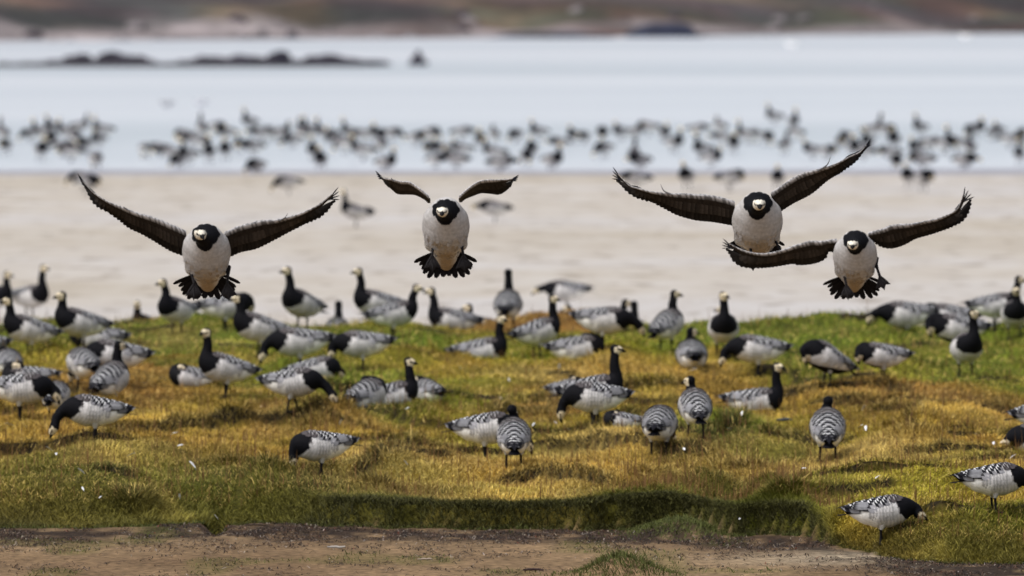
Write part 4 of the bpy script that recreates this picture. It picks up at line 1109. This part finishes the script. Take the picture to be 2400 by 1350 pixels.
def far_goose(px, pyc, key, heading, where, d=None, scl=1.0):
    s0 = .27 * scl * 1.05
    # body centre at pyc; find ground distance
    if d is None: d = F_PX * (CAM_H + (.06 if where.startswith('in') else .012) - s0) / (pyc + 150)
    x = (px - 1200) / F_PX * d
    z = -.10 if where.startswith('in') else float(sand_z(np.array(x), np.array(d)))
    o = obj('far_goose', FARM[key], None, loc=(x, d, z), rotz=R(heading)); o.scale = (scl * 1.05,) * 3
    tag(o, 'blurred goose ' + POSE_TXT[key] + ' ' + where + ' ' + zone(px), 'goose', 'blurred geese ' + POSE_TXT[key] + ' ' + where + ' ' + zone(px))
for px, py in FAR:
    key = rf.choice(['up', 'up', 'tall', 'low', 'graze', 'preen', 'mid', 'low', 'graze'])
    if py < 280: key = 'tall'
    far_goose(px, py + 4, key, rf.choice([175, 190, 215, 235, 255, 140, 110, 10, 320, 290, 80, 265]) + rf.uniform(-15, 15), 'in the shallows', scl=rf.uniform(.86, 1.04))
for px, py, key, hd_, sc in [(190, 412, 'graze', 180, .85), (205, 425, 'preen', 330, .9), (675, 424, 'graze', 182, .9), (832, 492, 'tall', 184, .95), (1158, 484, 'low', 178, .92), (1490, 414, 'low', 182, .95),
                        (1610, 408, 'mid', 250, 1.0), (1712, 412, 'preen', 20, 1.0), (1822, 412, 'mid', 270, .9), (2130, 408, 'mid', 250, .9), (2165, 412, 'preen', 300, 1.0)]:
    far_goose(px, py, key, hd_, 'on the wet sand', scl=sc)

# two pale gulls on the water by the far shore, two small grey waterbirds farther out at left
def small_bird(name, col, px, py, lab, L=.34, bird='gull'):
    d = F_PX * (CAM_H + .06) / (py + 150)
    B = Build()
    v, q = tube([(-L * .62, 0, .11), (-L * .3, 0, .08), (0, 0, .07), (L * .28, 0, .09), (L * .38, 0, .15), (L * .45, 0, .17), (L * .52, 0, .165), (L * .62, 0, .155)],
                [.012, .06, .085, .06, .036, .038, .02, .006], 10)
    B.add(v, q, None, col)
    v, q = tube([(-L * .7, 0, .12), (-L * .4, 0, .12), (0, 0, .12)], [.01, .035, .06], 8); B.add(v, q, None, np.array(col) * .8)
    o = put_goose(B.mesh(name), (px - 1200) / F_PX * d, d, -.06, 180, name, M_PLUME, 1.3 if 'gull' in name else 1.0)
    tag(o, lab, bird)
small_bird('white_gull', (.85, .85, .85), 1855, 112, 'faint white gull on the water by the far shore above the highest landing goose', bird='gull')
small_bird('white_gull', (.85, .85, .85), 2262, 92, 'brighter white gull at the far waterline near the top right corner', bird='gull')
small_bird('waterbird', (.42, .43, .46), 390, 250, 'small grey out-of-focus bird on the water at left, the darker of two', bird='bird')
small_bird('waterbird', (.55, .56, .60), 470, 248, 'very faint grey bird on the water at left, the paler of two', bird='bird')

# ---------------------------------------------------------------- shed feathers and small litter
def feather_mesh():
    V = []; Q = []
    for i, (v, w, z) in enumerate(((0, .1, 0), (.25, .7, .004), (.6, 1, .010), (.85, .7, .014), (1, .1, .016))):
        for u in (-1, 0, 1): V.append(((v - .5) * .05, u * .008 * w, z + abs(u) * .004 * w))
    for i in range(4):
        for u in range(2): Q.append((i * 3 + u, i * 3 + u + 1, (i + 1) * 3 + u + 1, (i + 1) * 3 + u))
    V = np.array(V); lo = V - (0, 0, .0012)
    Q2 = [tuple(k + len(V) for k in q[::-1]) for q in Q]
    return mesh_np('shed_feather', np.vstack([V, lo]), Q + Q2, None, np.tile((.78, .78, .80), (2 * len(V), 1)))
FE = feather_mesh()
for i, (px, py) in enumerate([(1740, 985), (1710, 1020), (1603, 1068), (1885, 1118), (1915, 1162), (1855, 1155), (2060, 1142), (2025, 970), (2018, 1015), (2030, 1022), (1980, 1005), (1562, 908), (1625, 880), (1540, 1012),
        (115, 1068), (133, 1080), (62, 1015), (22, 1010), (308, 1085), (190, 1120), (450, 1108), (458, 1115), (422, 1060), (410, 1032), (950, 1100), (1078, 875), (1192, 903), (1170, 945), (1310, 875), (1300, 1003), (1333, 1020),
        (955, 970), (800, 1005), (2290, 1035), (2330, 1060), (195, 1165), (236, 1182), (420, 1182), (380, 900), (338, 912), (1845, 940), (2375, 1085), (1250, 1010), (610, 965), (505, 1228), (1732, 1246)]):
    x, y = hit(px, py)
    s_ = random.uniform(.8, 1.5)
    o = obj('shed_feather', FE, M_PLUME, loc=(x, y, float(H(np.array(x), np.array(y))) + .040), rotz=random.uniform(0, 6.28))
    o.rotation_euler = (random.uniform(-.5, .5), random.uniform(-.7, .7), random.uniform(0, 6.28)); o.scale = (s_,) * 3
    q = ('left' if px < 800 else 'middle' if px < 1600 else 'right') + (' upper' if py < 980 else ' lower')
    tag(o, 'small white shed feather caught in the grass, ' + q + ' part of the turf', 'feather', 'white shed feathers on the turf, ' + q)
def stick(px, py, L, col, lab, name='driftwood_stick', hgt=.012, rz=0.1, r=.010, on=.01):
    x, y = hit(px, py)
    n = 9; rr_ = random.Random(int(px)); P3 = [((k / (n - 1) - .5) * L, rr_.uniform(-.006, .006), hgt + rr_.uniform(-.003, .004)) for k in range(n)]
    rad = [r * (.5 + .5 * math.sin(math.pi * (k + .6) / n)) for k in range(n)]
    v, q = tube(P3, rad, 7); B = Build(); B.add(v, q, None, col)
    o = put_goose(B.mesh(name), x, y, float(H(np.array(x), np.array(y))) + on, 0, name, M_BITS); o.rotation_euler[2] = rz
    tag(o, lab, 'stick')
stick(1838, 995, .13, (.055, .065, .075), 'blue-grey flat stick lying in ochre grass below the sitting goose at right', hgt=.03, r=.014)
stick(788, 1290, .13, (.40, .37, .34), 'pale weathered quill lying on the mud at lower centre left', 'bleached_quill')
stick(600, 1238, .16, (.05, .035, .025), 'dark twig at the foot of the bank below the grassy gully', r=.007)
stick(995, 1318, .10, (.42, .34, .28), 'light curled root scrap on the mud at the bottom, left of the grassy mound', r=.006)
stick(1250, 1345, .14, (.05, .03, .028), 'dark weedy stick at the bottom edge left of the grassy mound', r=.009)
